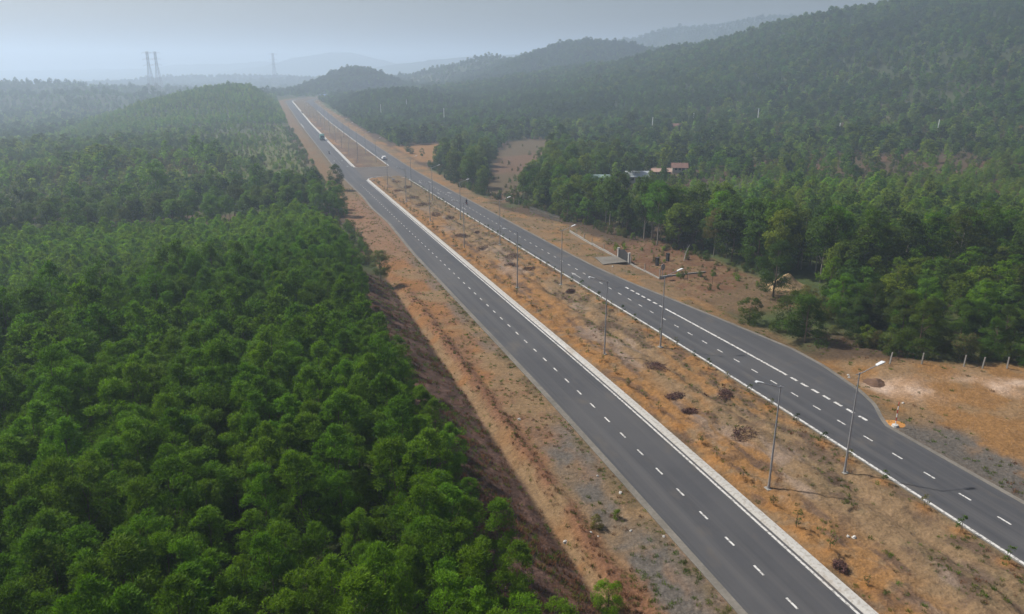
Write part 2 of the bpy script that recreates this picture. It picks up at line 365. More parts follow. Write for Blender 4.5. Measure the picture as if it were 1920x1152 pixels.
STRIP = np.array([(66., 212.), (75, 235), (84, 258), (108, 318), (152, 415)]); STRIPW = [4, 6, 9, 13, 17]
def strip(X, Y, grow=0., e=2.0):
    cx = np.interp(Y, STRIP[:, 1], STRIP[:, 0]); hw = np.interp(Y, STRIP[:, 1], STRIPW)+grow
    return (1-sstep(-e, e, np.abs(X-cx)-hw))*bump(Y, 212, 414, 2)
def lowzone(X, Y): return bump(X, 86, 165, 5)*bump(Y-.65*(X-124), 180, 240, 5)
def ground_col(X, Y):
    X = np.asarray(X, float); Y = np.asarray(Y, float); u = X-bend(Y)
    orange = np.array([.188, .102, .040]); tan = np.array([.160, .106, .058]); pale = np.array([.33, .245, .185])
    grav = np.array([.088, .078, .068]); dry = np.array([.100, .075, .042]); burnt = np.array([.058, .034, .026])
    litter = np.array([.06, .04, .025]); green = np.array([.045, .06, .02]); rust = np.array([.13, .066, .038]); field = np.array([.17, .10, .062])
    def mixc(c, d, m): return c*(1-m[..., None]) + d*m[..., None]
    n1 = fbm(X, Y, 9, 41); n2 = fbm(X, Y, 2.5, 42); n3 = fbm(X, Y, 30, 43)
    c = np.broadcast_to(litter, X.shape+(3,)).copy()
    # broad country: leaf litter, scrub green, dry patches
    c = mixc(c, green, sstep(.42, .60, n3)); c = mixc(c, dry, sstep(.60, .78, n1)*.7)
    yg = (X < 16)*sstep(250, 300, Y)*(1-sstep(560, 640, Y)); c = mixc(c, np.array([.085, .095, .032]), yg*.8)
    # left verge
    v = bump(u, 19.0, 28.5, .5)
    cc = np.broadcast_to(tan, c.shape).copy(); cc = mixc(cc, orange*np.array([.95, .85, .85]), sstep(.38, .58, n1)*.9); cc = mixc(cc, rust*1.1, sstep(.52, .66, n2)*.6)
    gm = bump(u, 22.6, 27.0, .8)*(1-sstep(58, 68, Y+6*(n1-.5)))*sstep(.30, .50, fbm(X, Y, 7, 44))*(.45+.55*sstep(.35, .55, fbm(X, Y, 1.6, 49))); cc = mixc(cc, grav, gm)
    gm2 = bump(u, 25.2, 27.6, .7)*sstep(.38, .52, n1); cc = mixc(cc, grav*1.15, gm2*.7)
    cc = mixc(cc, dry*.9, bump(u, 26.2, 27.8, .4)*sstep(.35, .5, n2)*.8)
    cc = mixc(cc, rust, bump(u, 20.4, 22.0, .5)*sstep(.3, .5, n2)*(1-sstep(110, 130, Y)))
    cc = mixc(cc, tan*1.05, bump(u, 19.0, 20.2, .4)*sstep(.35, .6, n2)*(1-sstep(110, 130, Y)))
    cc = mixc(cc, field*.9, sstep(140, 160, Y)*(1-sstep(230, 250, Y))*.7)
    cc = mixc(cc, dry, sstep(230, 260, Y)*.6)
    c = mixc(c, cc, v)
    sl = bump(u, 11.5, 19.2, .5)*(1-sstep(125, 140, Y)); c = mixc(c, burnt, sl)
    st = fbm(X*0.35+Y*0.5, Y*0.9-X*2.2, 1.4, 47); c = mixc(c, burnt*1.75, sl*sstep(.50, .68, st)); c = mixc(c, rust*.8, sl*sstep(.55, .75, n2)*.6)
    # right verge and clearing
    v = bump(u, 57, 64.5+2.5*(n1-.5)*2+6*sstep(95, 120, Y)*(1-sstep(170, 200, Y)), 1.2)*(1-sstep(700, 900, Y)*.5)
    cc = np.broadcast_to(tan*.9, c.shape).copy(); cc = mixc(cc, orange, sstep(.42, .6, n1)*.75); cc = mixc(cc, dry, sstep(.5, .64, n2)*.8)
    cc = mixc(cc, dry*.8, bump(u, 61, 66, 1)*(1-sstep(88, 100, Y))*.7)
    cc = mixc(cc, grav*.9, bump(u, 58, 63.0, 1.0)*(1-sstep(52, 57, Y+5*(n2-.5)))*sstep(.28, .45, n1))
    c = mixc(c, cc, v)
    v = sstep(0, 3, u-60.2)*(1-sstep(0, 3, Y-(68.3-(u-70)*0.45)))*(1-sstep(96, 100, u))
    cc = np.broadcast_to(orange*.92, c.shape).copy(); cc = mixc(cc, tan, sstep(.42, .62, n2)*.8)
    cc = mixc(cc, pale*1.05, np.maximum(np.exp(-((Y-(61.2-.30*(u-68)+2*(n1-.5)))/2.6)**2)*bump(u, 64.0, 79, 1.2), np.exp(-((Y-(59.0-.25*(u-78)+2*(n2-.5)))/1.3)**2)*bump(u, 74, 92, 2))*sstep(.30, .42, n1)*(.5+.5*sstep(.35, .5, n2)))
    cc = mixc(cc, grav, bump(u, 59, 64.5, 1.2)*(1-sstep(50, 55, Y+3*(n1-.5)))*sstep(.30, .5, n2))
    c = mixc(c, cc, v)
    # yard behind the fence and under the tall trees
    v = bump(u, 66, 83, 2)*bump(Y, 92, 146, 4); cc = np.broadcast_to(rust*.8, c.shape).copy(); cc = mixc(cc, tan, sstep(.52, .66, n2)*.6); cc = mixc(cc, dry, sstep(.45, .6, n1)*.6); c = mixc(c, cc, v*.9)
    # fields
    f1 = bump(X, 66, 92, 2)*bump(Y, 335, 412, 4); c = mixc(c, orange*.95, f1)
    f2 = strip(X, Y, 0, 1.5); c = mixc(c, mixc(np.broadcast_to(dry*.8, c.shape).copy(), field*.62, sstep(.45, .6, n3)), f2*.95)
    f3 = bump(X, 180, 275, 10)*bump(Y, 195, 268, 8); c = mixc(c, mixc(np.broadcast_to(dry*.62, c.shape).copy(), rust*.7, sstep(.5, .66, n1)), f3*.8)
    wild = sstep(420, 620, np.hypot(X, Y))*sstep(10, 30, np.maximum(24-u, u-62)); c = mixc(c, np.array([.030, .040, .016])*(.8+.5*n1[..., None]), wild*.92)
    # far country: the trees merge into the ground
    fr = sstep(1500, 2600, np.hypot(X, Y)); c = mixc(c, np.array([.03, .045, .02]), fr)
    return c

def add_col(me, rgb):
    a = me.color_attributes.new('col', 'FLOAT_COLOR', 'POINT')
    a.data.foreach_set('color', np.concatenate([rgb, np.ones((len(rgb), 1))], 1).astype(np.float32).ravel())

def sheet(name, xs, ys, zf, colf, matl):
    X, Y = np.meshgrid(xs, ys); Z = zf(X, Y)
    nx, ny = len(xs), len(ys)
    v = np.stack([X, Y, Z], -1).reshape(-1, 3)
    i = (np.arange(ny-1)[:, None]*nx + np.arange(nx-1)[None]).ravel()
    f = np.stack([i, i+1, i+1+nx, i+nx], 1)
    me = mesh_from(name, v, f, [matl], smooth=True)
    add_col(me, colf(X, Y).reshape(-1, 3))
    return me

def grow(a, s, end, k):
    o = [a]
    while abs(o[-1]-a) < abs(end-a): s *= k; o.append(o[-1]+s*(1 if end > a else -1))
    o[-1] = end; return o[1:]
xs = sorted(set(np.round(list(np.arange(11, 28, .45)) + list(np.arange(28, 58, 2.5)) + list(np.arange(58, 88, .6)) + grow(11, .6, -5200, 1.055) + grow(87.9, .8, 6200, 1.05), 3)))
ys = sorted(set(np.round(list(np.arange(26, 130, .6)) + list(np.arange(130, 260, 1.4)) + grow(260, 1.6, 6400, 1.022) + grow(26, 1, -400, 1.12), 3)))
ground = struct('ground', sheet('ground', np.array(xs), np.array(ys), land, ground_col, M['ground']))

# ------------------------------------------------------------------ road
def right_edge(Y):
    e = np.interp(Y, [20, 54, 55.5, 58.5, 62, 70, 76, 92, 105, 115, 128, 140], [58, 58, 58.7, 60.6, 61.8, 63.2, 63.5, 61.8, 60.3, 59.1, 58.2, 58.0])
    return e
def left_edge(Y):
    return 28.0 + np.interp(Y, [20, 150, 190, 215, 240, 300], [0, 0, .9, 0.2, 0.7, 0.0])
ylines = np.array(list(np.arange(18, 160, 2.0)) + list(np.arange(160, 420, 5.0)) + list(np.arange(420, 1300, 10.0)))
def ribbon(name, fa, fb, y0, y1, dz, matl, thick=0.0, n=1, yl=None):
    yy = (ylines if yl is None else yl); yy = np.unique(np.concatenate([[y0], yy[(yy > y0) & (yy < y1)], [y1]]))
    fa_ = fa(yy) if callable(fa) else np.full(len(yy), float(fa)); fb_ = fb(yy) if callable(fb) else np.full(len(yy), float(fb))
    b = bend(yy); z = prof(yy)+dz
    mb = MB(); k = len(yy)
    v = [(fa_[i]+b[i], yy[i], z[i]) for i in range(k)] + [(fb_[i]+b[i], yy[i], z[i]) for i in range(k)]
    f = [(i, k+i, k+i+1, i+1) for i in range(k-1)]
    if thick:
        v += [(fa_[i]+b[i], yy[i], z[i]-thick) for i in range(k)] + [(fb_[i]+b[i], yy[i], z[i]-thick) for i in range(k)]
        f += [(2*k+i, i, i+1, 2*k+i+1) for i in range(k-1)] + [(k+i, 3*k+i, 3*k+i+1, k+i+1) for i in range(k-1)]
        f += [(0, 2*k, 3*k, k), (k-1, 2*k-1, 4*k-1, 3*k-1)]
    return mesh_from(name, v, f, [matl])
NOSE0, NOSE1 = 283.0, 325.0
fine_y = np.concatenate([np.arange(18, 150, 1.0), ylines[ylines >= 150]])
road_l = struct('road', ribbon('road_left', left_edge, 35.42, 18, 1110, 0.0, M['asphalt'], .2))
road_r = struct('road', ribbon('road_right', 50.42, right_edge, 18, 1110, 0.0, M['asphalt'], .2, yl=fine_y))
cross = struct('road_crossing', ribbon('road_crossing', 35.42, 50.42, 281, 326, -0.004, M['dusty'], .2))
struct('road_edge', ribbon('road_edge_left', lambda y: left_edge(y)-.62, lambda y: left_edge(y), 18, 900, 0.012, M['edge'], .16))
struct('road_edge', ribbon('road_edge_right', lambda y: right_edge(y), lambda y: right_edge(y)+.5, 18, 900, 0.012, M['edge'], .16, yl=fine_y))

def paint(parent, name, x, y, wd, ln, m, dz=.004):
    key = (round(wd, 3), round(ln, 3), m)
    if key not in paint.cache:
        paint.cache[key] = mesh_from(name, [(-wd/2, -ln/2, 0), (wd/2, -ln/2, 0), (wd/2, ln/2, 0), (-wd/2, ln/2, 0)], [(0, 1, 2, 3)], [M[m]])
    o = link(name, paint.cache[key], parent, (x+float(bend(y)), y, float(prof(y))+dz+.004))
    sl = float(prof(y+1)-prof(y-1))/2; o.rotation_euler = (math.atan(sl), 0, 0)
    return o
paint.cache = {}
PER = 3.725
for k in range(-2, 66):
    y = 34.55 + k*PER
    if y < 272: paint(road_l, 'lane_dash', 31.5, y, .17, 1.2, 'paint')
for k in range(-2, 66):
    y = 33.75 + k*PER
    if y < 272: paint(road_r, 'lane_dash', 54.3, y, .17, 1.2, 'paint')
for k in range(110):                                             # beyond the crossing
    y = 335 + k*5.0
    for rd, x in ((road_l, 31.5), (road_r, 54.3)):
        if y < 760: paint(rd, 'lane_dash', x, y, .16, 1.3, 'worn_paint')
for k in range(7):
    paint(road_r, 'turn_lane_dash', 57.15, 99.3+k*1.98, .34, 1.15, 'paint')
    paint(road_r, 'turn_lane_dash', 57.15, 56.2+k*1.85, .34, 1.15, 'paint')
link('turn_lane_line', ribbon('turn_lane_line', 56.99, 57.31, 68.6, 97.9, .006, M['paint']), road_r)
link('edge_line', ribbon('edge_line', 34.98, 35.19, 18, NOSE0-1, .006, M['paint']), road_l)
link('edge_line', ribbon('edge_line_far', 34.95, 35.25, NOSE1+4, 930, .006, M['paint']), road_l)
link('edge_line', ribbon('edge_line_right', 50.52, 50.80, 18, NOSE0-2, .006, M['paint'], yl=fine_y), road_r)
link('edge_line', ribbon('edge_line_right_far', 50.52, 50.80, NOSE1+3, 750, .006, M['paint']), road_r)
link('edge_line', ribbon('edge_line_left_far', 28.2, 28.5, 560, 600, .006, M['paint']), road_l)
# arrows painted before the crossing and where the turning lane starts
def arrow(parent, x, y, s=1.0, flip=1, hook=False):
    mb = MB()
    mb.add([(-.09, -1.8*flip, 0), (.09, -1.8*flip, 0), (.09, .6*flip, 0), (-.09, .6*flip, 0)], [(0, 1, 2, 3) if flip > 0 else (3, 2, 1, 0)])
    mb.add([(-.36, .6*flip, 0), (.36, .6*flip, 0), (0, 1.9*flip, 0)], [(0, 1, 2) if flip > 0 else (2, 1, 0)])
    if hook: mb.add([(.09, -.2*flip, 0), (.75, .1*flip, 0), (.75, .45*flip, 0), (.09, .15*flip, 0)], [(0, 1, 2, 3)])
    o = link('lane_arrow', mb.mesh('lane_arrow', M['worn_paint']), parent, (x, y, float(prof(y))+.008), 0, s)
    o.rotation_euler = (math.atan(float(prof(y+1)-prof(y-1))/2), 0, 0)
for x, y, h in ((52.6, 268, 0), (56.1, 268, 1), (52.6, 238, 0), (56.1, 238, 1), (52.6, 205, 0), (52.4, 122.5, 0)): arrow(road_r, x, y, 1.15, 1, h)
for x, y in ((33.3, 352), (29.8, 352), (33.3, 330), (29.8, 330)): arrow(road_l, x, y, 1.1, -1)

# kerbs: real steps of about 0.15 m
def kerb(name, prof_pts, y0, y1, matl, mirror=False):
    yy = ylines; yy = np.unique(np.concatenate([[y0], yy[(yy > y0) & (yy < y1)], [y1]])); b = bend(yy); z = prof(yy)
    n = len(prof_pts); v = []; f = []
    for i in range(len(yy)): v += [(x+b[i], yy[i], z[i]+h) for x, h in prof_pts]
    for i in range(len(yy)-1):
        for j in range(n-1): f.append((i*n+j, i*n+j+1, (i+1)*n+j+1, (i+1)*n+j))
    f += [tuple(range(n)), tuple(range((len(yy)-1)*n+n-1, (len(yy)-1)*n-1, -1))]
    return mesh_from(name, v, f, [matl])
KL = [(35.40, -.15), (35.42, .01), (35.47, .015), (35.72, .14), (36.22, .16), (36.26, -.2)]
KR = [(50.16, -.2), (50.2, .10), (50.38, .10), (50.42, -.15)]
struct('kerb', kerb('kerb', KL, 18, NOSE0, M['kerb']))
struct('kerb', kerb('kerb_right', KR, 18, NOSE0-1, M['edge']))
struct('kerb', kerb('kerb_far', KL, NOSE1, 712, M['kerb'])); struct('kerb', kerb('kerb_farther', KL, 735, 935, M['kerb']))
struct('kerb', kerb('kerb_far_right', [(50.16, -.2), (50.2, .12), (50.44, .12), (50.46, -.15)], NOSE1, 735, M['kerb']))
def kerb_arc(pts, name, h=.15, wd=.45):
    mb = MB()
    for a, b in zip(pts[:-1], pts[1:]):
        c = ((a[0]+b[0])/2, (a[1]+b[1])/2); l = math.hypot(b[0]-a[0], b[1]-a[1])
        mb.box((c[0], c[1], float(prof(c[1]))+h/2-.1), (l+.05, wd, h+.2), math.atan2(b[1]-a[1], b[0]-a[0]))
    return struct('kerb', mb.mesh(name, M['kerb']))
nose = [(35.75, NOSE0), (36.6, 286.2), (38.4, 288.8), (40.8, 290.2), (43.4, 290.6), (46, 289.6), (48.2, 287.4), (49.8, 284.4), (50.3, NOSE0-1)]
kerb_arc(nose, 'kerb_nose', .13, .4)
kerb_arc([(35.85, NOSE1), (36.6, NOSE1-1.4), (38.2, NOSE1-2.0), (49.0, NOSE1-2.0), (50.25, NOSE1)], 'kerb_nose_far', .10, .35)

# median strip
SAPL = [(37.55+.25*math.sin(k*2.3), 34.2+k*3.72+.35*math.sin(k*1.7)) for k in range(66)]
SAPR = [(49.25+.15*math.sin(k*1.3), 33.0+k*4.0+.3*math.sin(k*2.1)) for k in range(62)]
PILES = [(42.7, 56.4, 2.0, .9), (46.4, 65.3, 1.7, .6), (43.2, 75.3, 1.9, .6), (41.1, 67.1, 1.4, .4), (40.6, 63.2, 1.1, .3), (45.6, 139.7, 2.6, .8), (42.6, 150.6, 2.2, .8),
         (43.6, 133.5, 1.8, .6), (45.8, 129.5, 1.5, .6), (41.6, 165, 2.0, .7), (46.2, 168, 1.6, .6), (42.5, 196, 2.6, .9), (44.4, 188, 2.2, .7), (42.8, 214, 2.8, .9), (42.2, 228, 2.6, .8), (41.0, 246, 2.3, .7), (45.6, 255, 2.2, .7), (44, 272, 3.0, .6), (37.3, 36.6, .75, .7), (46.8, 111.6, 1.2, .5)]
def median_z(X, Y):
    p = prof(Y)
    e = sstep(36.2, 37.4, X)*(1-sstep(48.9, 50.2, X))
    n = (fbm(X, Y, 3.2, 61)-.42)*.85 + (fbm(X, Y, .9, 62)-.5)*.34
    fur = -.28*np.exp(-((X-45.0-1.1*np.sin(Y*.045)-.8*(fbm(Y, Y*0, 9, 63)-.5))/.5)**2) + .20*np.exp(-((X-43.2-1.1*np.sin(Y*.045))/.9)**2)
    z = p + .07 + e*(n+fur)
    m = np.zeros_like(X)
    for x, y in SAPL[:40] + SAPR[:36]:
        d2 = (X-x)**2 + (Y-y)**2; m = np.maximum(m, .20*np.exp(-d2/.30) - .0)
    return z + m*e
def median_col(X, Y):
    orange = np.array([.200, .104, .038]); tan = np.array([.160, .107, .060]); pale = np.array([.200, .152, .120]); dry = np.array([.105, .080, .046]); dk = np.array([.075, .049, .036])
    def mixc(c, d, m): return c*(1-m[..., None]) + d*m[..., None]
    n1 = fbm(X, Y*.6, 4.5, 71); n2 = fbm(X, Y, 1.4, 72); n3 = fbm(X, Y*.5, 8, 73); n4 = fbm(X*1.6, Y*.5, 1.8, 75)
    c = np.broadcast_to(tan, X.shape+(3,)).copy()
    lm = (1-sstep(39.0, 43.0, X+3*(n1-.5)))*(1-sstep(150, 240, Y)*.5); c = mixc(c, orange, np.clip(lm*1.0, 0, 1)*sstep(.25, .45, n2)*.9)
    c = mixc(c, orange, sstep(.47, .60, n3)*.8)
    c = mixc(c, dry, bump(X+2.4*(n1-.5), 42.6, 48.6, 1.2)*sstep(.40, .58, n4)*.7)
    c = mixc(c, dk, sstep(.54, .70, n4)*.75); c = mixc(c, dk*.9, sstep(.60, .72, n2)*.5)
    c = mixc(c, pale, sstep(.56, .70, fbm(X, Y*.4, 2.6, 76))*bump(X, 39.5, 46, 1.5)*.6)
    c = mixc(c, dry*.9, (1-sstep(36.3, 37.2, X))*.6*sstep(.4, .55, n2)); c = mixc(c, dry, sstep(49.2, 50, X)*.6)
    c = mixc(c, dry*1.02, sstep(150, 260, Y)*bump(X+3*(n1-.5), 40.5, 50, 1.5)*.72)
    c = mixc(c, dk*1.1, sstep(300, 330, Y)*sstep(.38, .56, fbm(X, Y*.5, 6, 79))*.8); c = mixc(c, dry*.9, sstep(600, 720, Y)*.7)
    m = np.zeros(X.shape)
    for x, y in SAPL[:50] + SAPR[:45]: m = np.maximum(m, np.exp(-((X-x)**2+(Y-y)**2)/.55))
    return mixc(c, orange*np.array([1.05, .95, .8]), np.clip(m, 0, 1)*.85)
mys = np.array(list(np.arange(18, 28, 1.0)) + list(np.arange(28, 112, .3)) + list(np.arange(112, 190, .6)) + list(np.arange(190, 290.1, 1.0)))
mxs = np.linspace(36.24, 50.18, 57)
X, Y = np.meshgrid(mxs, mys)
Yc = np.where(Y > NOSE0, NOSE0 + (Y-NOSE0)*np.sqrt(np.clip(1-((X-43.2)/7.3)**2, 0, 1)), Y)    # rounded nose
Zm = median_z(X, Yc); nx, ny = X.shape[1], X.shape[0]
i = (np.arange(ny-1)[:, None]*nx + np.arange(nx-1)[None]).ravel()
me = mesh_from('median_strip', np.stack([X, Yc, Zm], -1).reshape(-1, 3), np.stack([i, i+1, i+1+nx, i+nx], 1), [M['ground']], smooth=True)
add_col(me, median_col(X, Yc).reshape(-1, 3)); struct('median_strip', me)
fy2 = np.array(list(np.arange(NOSE1-1.5, 500, 2.0)) + list(np.arange(500, 1110, 6.0)))
X, Y = np.meshgrid(np.linspace(36.24, 50.18, 18), fy2)
Z = prof(Y)+.07+(fbm(X, Y, 4, 65)-.4)*.5*sstep(36.2, 38, X)*(1-sstep(48.5, 50.2, X)); Xb = X+bend(Y); nx, ny = X.shape[1], X.shape[0]
i = (np.arange(ny-1)[:, None]*nx + np.arange(nx-1)[None]).ravel()
me = mesh_from('median_strip_far', np.stack([Xb, Y, Z], -1).reshape(-1, 3), np.stack([i, i+1, i+1+nx, i+nx], 1), [M['ground']], smooth=True)
add_col(me, median_col(X, Y).reshape(-1, 3)); struct('median_strip', me)

# ------------------------------------------------------------------ foliage
def crown_arrays(seed, H, zb, r, nclump, nleaf, ll, lw, clr=0.33, shape='egg', outward=.76, droop=.15, zs=.85):
    g = np.random.default_rng(seed)
    t = g.uniform(0, 1, nclump)**.85
    if shape == 'egg':   Rt = r*np.sin(np.pi*np.clip(t*.86+.10, 0, 1))**.75
    elif shape == 'tall': Rt = r*(np.sin(np.pi*np.clip(t*.9+.06, 0, 1))**.6)*(1-.25*t)
    else:                 Rt = r*np.sin(np.pi*np.clip(t*.80+.18, 0, 1))**.55
    ang = g.uniform(0, 2*np.pi, nclump); rad = Rt*np.sqrt(g.uniform(.12, 1, nclump))
    lean = g.normal(0, .10*r, 2)
    c = np.stack([rad*np.cos(ang)+lean[0]*t, rad*np.sin(ang)+lean[1]*t, zb+(H-zb)*t*.95], 1)
    cr = clr*r*g.uniform(.7, 1.3, nclump)*(1-.3*t)
    k = g.integers(0, nclump, nleaf)
    d = g.normal(0, 1, (nleaf, 3)); d /= np.linalg.norm(d, axis=1)[:, None]
    d[:, 2] = np.where(d[:, 2] < -.3, d[:, 2]*.5, d[:, 2])
    pos = c[k] + d*(cr[k]*g.uniform(.35, 1, nleaf)**.5)[:, None]*np.array([1, 1, zs])
    mid = np.stack([np.zeros(nleaf), np.zeros(nleaf), np.full(nleaf, zb+(H-zb)*.4)], 1)
    o = pos-mid; o /= np.linalg.norm(o, axis=1)[:, None]+1e-6
    n = outward*(.68*o+.32*d) + (1-outward)*g.normal(0, .6, (nleaf, 3)); n[:, 2] += .22; n /= np.linalg.norm(n, axis=1)[:, None]
    a = np.cross(n, g.normal(0, 1, (nleaf, 3))); a /= np.linalg.norm(a, axis=1)[:, None]+1e-9
    a = a + o*.5; a[:, 2] -= droop; a /= np.linalg.norm(a, axis=1)[:, None]+1e-9
    b = np.cross(n, a); b /= np.linalg.norm(b, axis=1)[:, None]+1e-9
    L = ll*g.uniform(.7, 1.35, nleaf)[:, None]; W = lw*g.uniform(.7, 1.3, nleaf)[:, None]
    v = np.stack([pos, pos+a*L*.45+b*W*.5+n*W*.12, pos+a*L, pos+a*L*.45-b*W*.5+n*W*.12], 1).reshape(-1, 3)
    f = np.arange(nleaf*4).reshape(-1, 4)
    return v, f, c

def trunk_mb(seed, H, r0, clumps, nb=9, lean=.03, top=.92, n=6):
    g = np.random.default_rng(seed+99); mb = MB(); pts = []
    for i in range(6):
        t = i/5; pts.append(Vector((g.normal(0, lean)*H*t*.6, g.normal(0, lean)*H*t*.6, H*top*t)))
    for i in range(5): mb.tube(pts[i], pts[i+1], r0*(1-.17*i), r0*(1-.17*(i+1)), n)
    for j in g.permutation(len(clumps))[:nb]:
        c = Vector(clumps[j]); z0 = max(.25*H, c.z-.9-.12*H); t = min(z0/(H*top), .97)
        i = min(int(t*5), 4); p = pts[i].lerp(pts[i+1], t*5-i); rr = r0*(1-.85*t)*.5
        m = p.lerp(c, .5) + Vector((0, 0, .12)); mb.tube(p, m, rr, rr*.65, 5); mb.tube(m, c, rr*.65, rr*.25, 5)
    return mb

# kinds of tree: height, crown base, radius, shape, trunk radius, leaf material, bark
KINDS = {
    'acacia': dict(H=7.4, zb=1.6, r=1.85, shape='egg', tr=.07, leaf='acacia', bark='trunk', ncl=42),
    'plant':  dict(H=7.0, zb=1.6, r=1.58, shape='egg', tr=.06, leaf='acacia', bark='trunk', ncl=40),
    'tall':   dict(H=12.5, zb=4.8, r=2.9, shape='round', tr=.16, leaf='mixed', bark='trunk_pale', ncl=44),
    'round':  dict(H=9.5, zb=1.6, r=3.1, shape='round', tr=.17, leaf='dark', bark='trunk', ncl=48),
    'full':   dict(H=8.0, zb=.4, r=2.9, shape='round', tr=.14, leaf='dark', bark='trunk', ncl=52),
    'bush':   dict(H=4.2, zb=.25, r=1.9, shape='round', tr=.07, leaf='mixed', bark='trunk', ncl=30),
}
LODS = [(8200, .21, .056), (2000, .38, .125), (480, .78, .32), (210, 1.15, .55)]
def kind_arrays(kind, seed, lod):
    K = KINDS[kind]; nl, ll, lw = LODS[lod]
    sc = max(.75, (K['r']/1.85)**.8)
    return crown_arrays(seed, K['H'], K['zb'], K['r'], K['ncl'], int(nl*min(1.8, K['r']*(K['H']-K['zb'])/11)), ll*sc**.5, lw*sc**.6, shape=K['shape'], clr=.33 if kind != 'tall' else .36, droop=-.3 if kind == 'plant' else .15, zs=1.0 if kind == 'plant' else .85)
_trees = {}
def tree_meshes(kind, var, lod, leaf=None):
    """trunk mesh and crown mesh of one variant (shared by all its copies)"""
    leaf = leaf or KINDS[kind]['leaf']; key = (kind, var, lod, leaf)
    if key not in _trees:
        K = KINDS[kind]; sd = {'acacia': 100, 'plant': 600, 'tall': 200, 'round': 300, 'full': 700, 'bush': 400}[kind] + var*7
        v, f, c = kind_arrays(kind, sd, lod)
        _trees[key] = (trunk_mb(sd, K['H'], K['tr'], c, 10 if lod < 2 else 4, n=6 if lod < 2 else 4).mesh('trunk', M[K['bark']]), mesh_from('crown', v, f, [G[leaf]]))
    return _trees[key]
_proto = {}
def proto(kind, var, lod, leaf=None):
    """trunk and crown in one mesh, for the uncounted trees of a wood"""
    leaf = leaf or KINDS[kind]['leaf']; key = (kind, var, lod, leaf)
    if key not in _proto:
        K = KINDS[kind]; sd = {'acacia': 100, 'plant': 600, 'tall': 200, 'round': 300, 'full': 700, 'bush': 400}[kind] + var*7
        v, f, c = kind_arrays(kind, sd, lod)
        V = [v]; Fs = [tuple(q) for q in f]; mi = [0]*len(f)
        if lod < 3:
            t = trunk_mb(sd, K['H'], K['tr'], c, 3, n=4); o = len(v); V.append(np.array([tuple(p) for p in t.v]))
            Fs += [tuple(i+o for i in q) for q in t.f]; mi += [1]*len(t.f)
        me = mesh_from('tree_variant', np.concatenate(V), Fs, [G[leaf], M[K['bark']]], mi)
        _proto[key] = bpy.data.objects.new('tree_variant', me)
    return _proto[key]

def scatter(name, pts, rots, scls, idx, protos, label=None, kind='stuff'):
    """one object of uncounted things: instances on points"""
    me = bpy.data.meshes.new(name); n = len(pts)
    me.vertices.add(n); me.vertices.foreach_set('co', np.asarray(pts, np.float32).ravel())
    a = me.attributes.new('rot', 'FLOAT_VECTOR', 'POINT'); a.data.foreach_set('vector', np.asarray(rots, np.float32).ravel())
    a = me.attributes.new('scl', 'FLOAT_VECTOR', 'POINT'); a.data.foreach_set('vector', np.asarray(scls, np.float32).ravel())
    a = me.attributes.new('idx', 'INT', 'POINT'); a.data.foreach_set('value', np.asarray(idx, np.int32))
    o = link(name, me); o['kind'] = kind
    if label: o['label'] = label
    g = bpy.data.node_groups.new(name, 'GeometryNodeTree')
    g.interface.new_socket('Geometry', in_out='INPUT', socket_type='NodeSocketGeometry'); g.interface.new_socket('Geometry', in_out='OUTPUT', socket_type='NodeSocketGeometry')
    N = g.nodes; L = g.links; gi = N.new('NodeGroupInput'); go = N.new('NodeGroupOutput')
    iop = N.new('GeometryNodeInstanceOnPoints'); iop.inputs['Pick Instance'].default_value = True
    jn = N.new('GeometryNodeJoinGeometry')
    for p in protos:
        oi = N.new('GeometryNodeObjectInfo'); oi.inputs['Object'].default_value = p; oi.inputs['As Instance'].default_value = True
        L.new(oi.outputs['Geometry'], jn.inputs[0])
    def na(nm, ty):
        q = N.new('GeometryNodeInputNamedAttribute'); q.data_type = ty; q.inputs[0].default_value = nm; return q.outputs[0]
    L.new(gi.outputs[0], iop.inputs['Points']); L.new(jn.outputs[0], iop.inputs['Instance'])
    L.new(na('idx', 'INT'), iop.inputs['Instance Index'])
    e2r = N.new('FunctionNodeEulerToRotation'); L.new(na('rot', 'FLOAT_VECTOR'), e2r.inputs[0]); L.new(e2r.outputs[0], iop.inputs['Rotation'])
    L.new(na('scl', 'FLOAT_VECTOR'), iop.inputs['Scale']); L.new(iop.outputs[0], go.inputs[0])
    md = o.modifiers.new('scatter', 'NODES'); md.node_group = g
    return o

def in_view(X, Y, Z, mx=420, my=160, left=260):
    px, py, d = project(X, Y, Z)
    f = X*math.sin(PSI)+Y*math.cos(PSI)
    return (f > 5) & (px > -left) & (px < 1920+mx) & (py > -400) & (py < 1152+my+260)

def jitter_grid(x0, x1, y0, y1, s, j=.38, rot=0.0):
    gx = np.arange(x0, x1, s); gy = np.arange(y0, y1, s); X, Y = np.meshgrid(gx, gy); X = X.ravel(); Y = Y.ravel()
    if rot:
        cx, cy = (x0+x1)/2, (y0+y1)/2; a = X-cx; b = Y-cy; X = cx+a*math.cos(rot)-b*math.sin(rot); Y = cy+a*math.sin(rot)+b*math.cos(rot)
    return X+rng.uniform(-j, j, len(X))*s, Y+rng.uniform(-j, j, len(X))*s

trans_y = lambda X: 140 - (10-np.clip(X, -200, 14))*.85

def make_tree(name, kind, var, lod, x, y, s, label, cat='tree', group=None, leaf=None, sz=None, rz=None, sink=.05):
    tm, cm = tree_meshes(kind, var, lod, leaf)
    z = float(land(np.array([x]), np.array([y]))[0])
    o = thing(name, label, cat, (x, y, z-sink), random.uniform(0, 6.28) if rz is None else rz, (s, s, sz or s), group)
    link('trunk', tm, o); link('crown', cm, o)
    return o

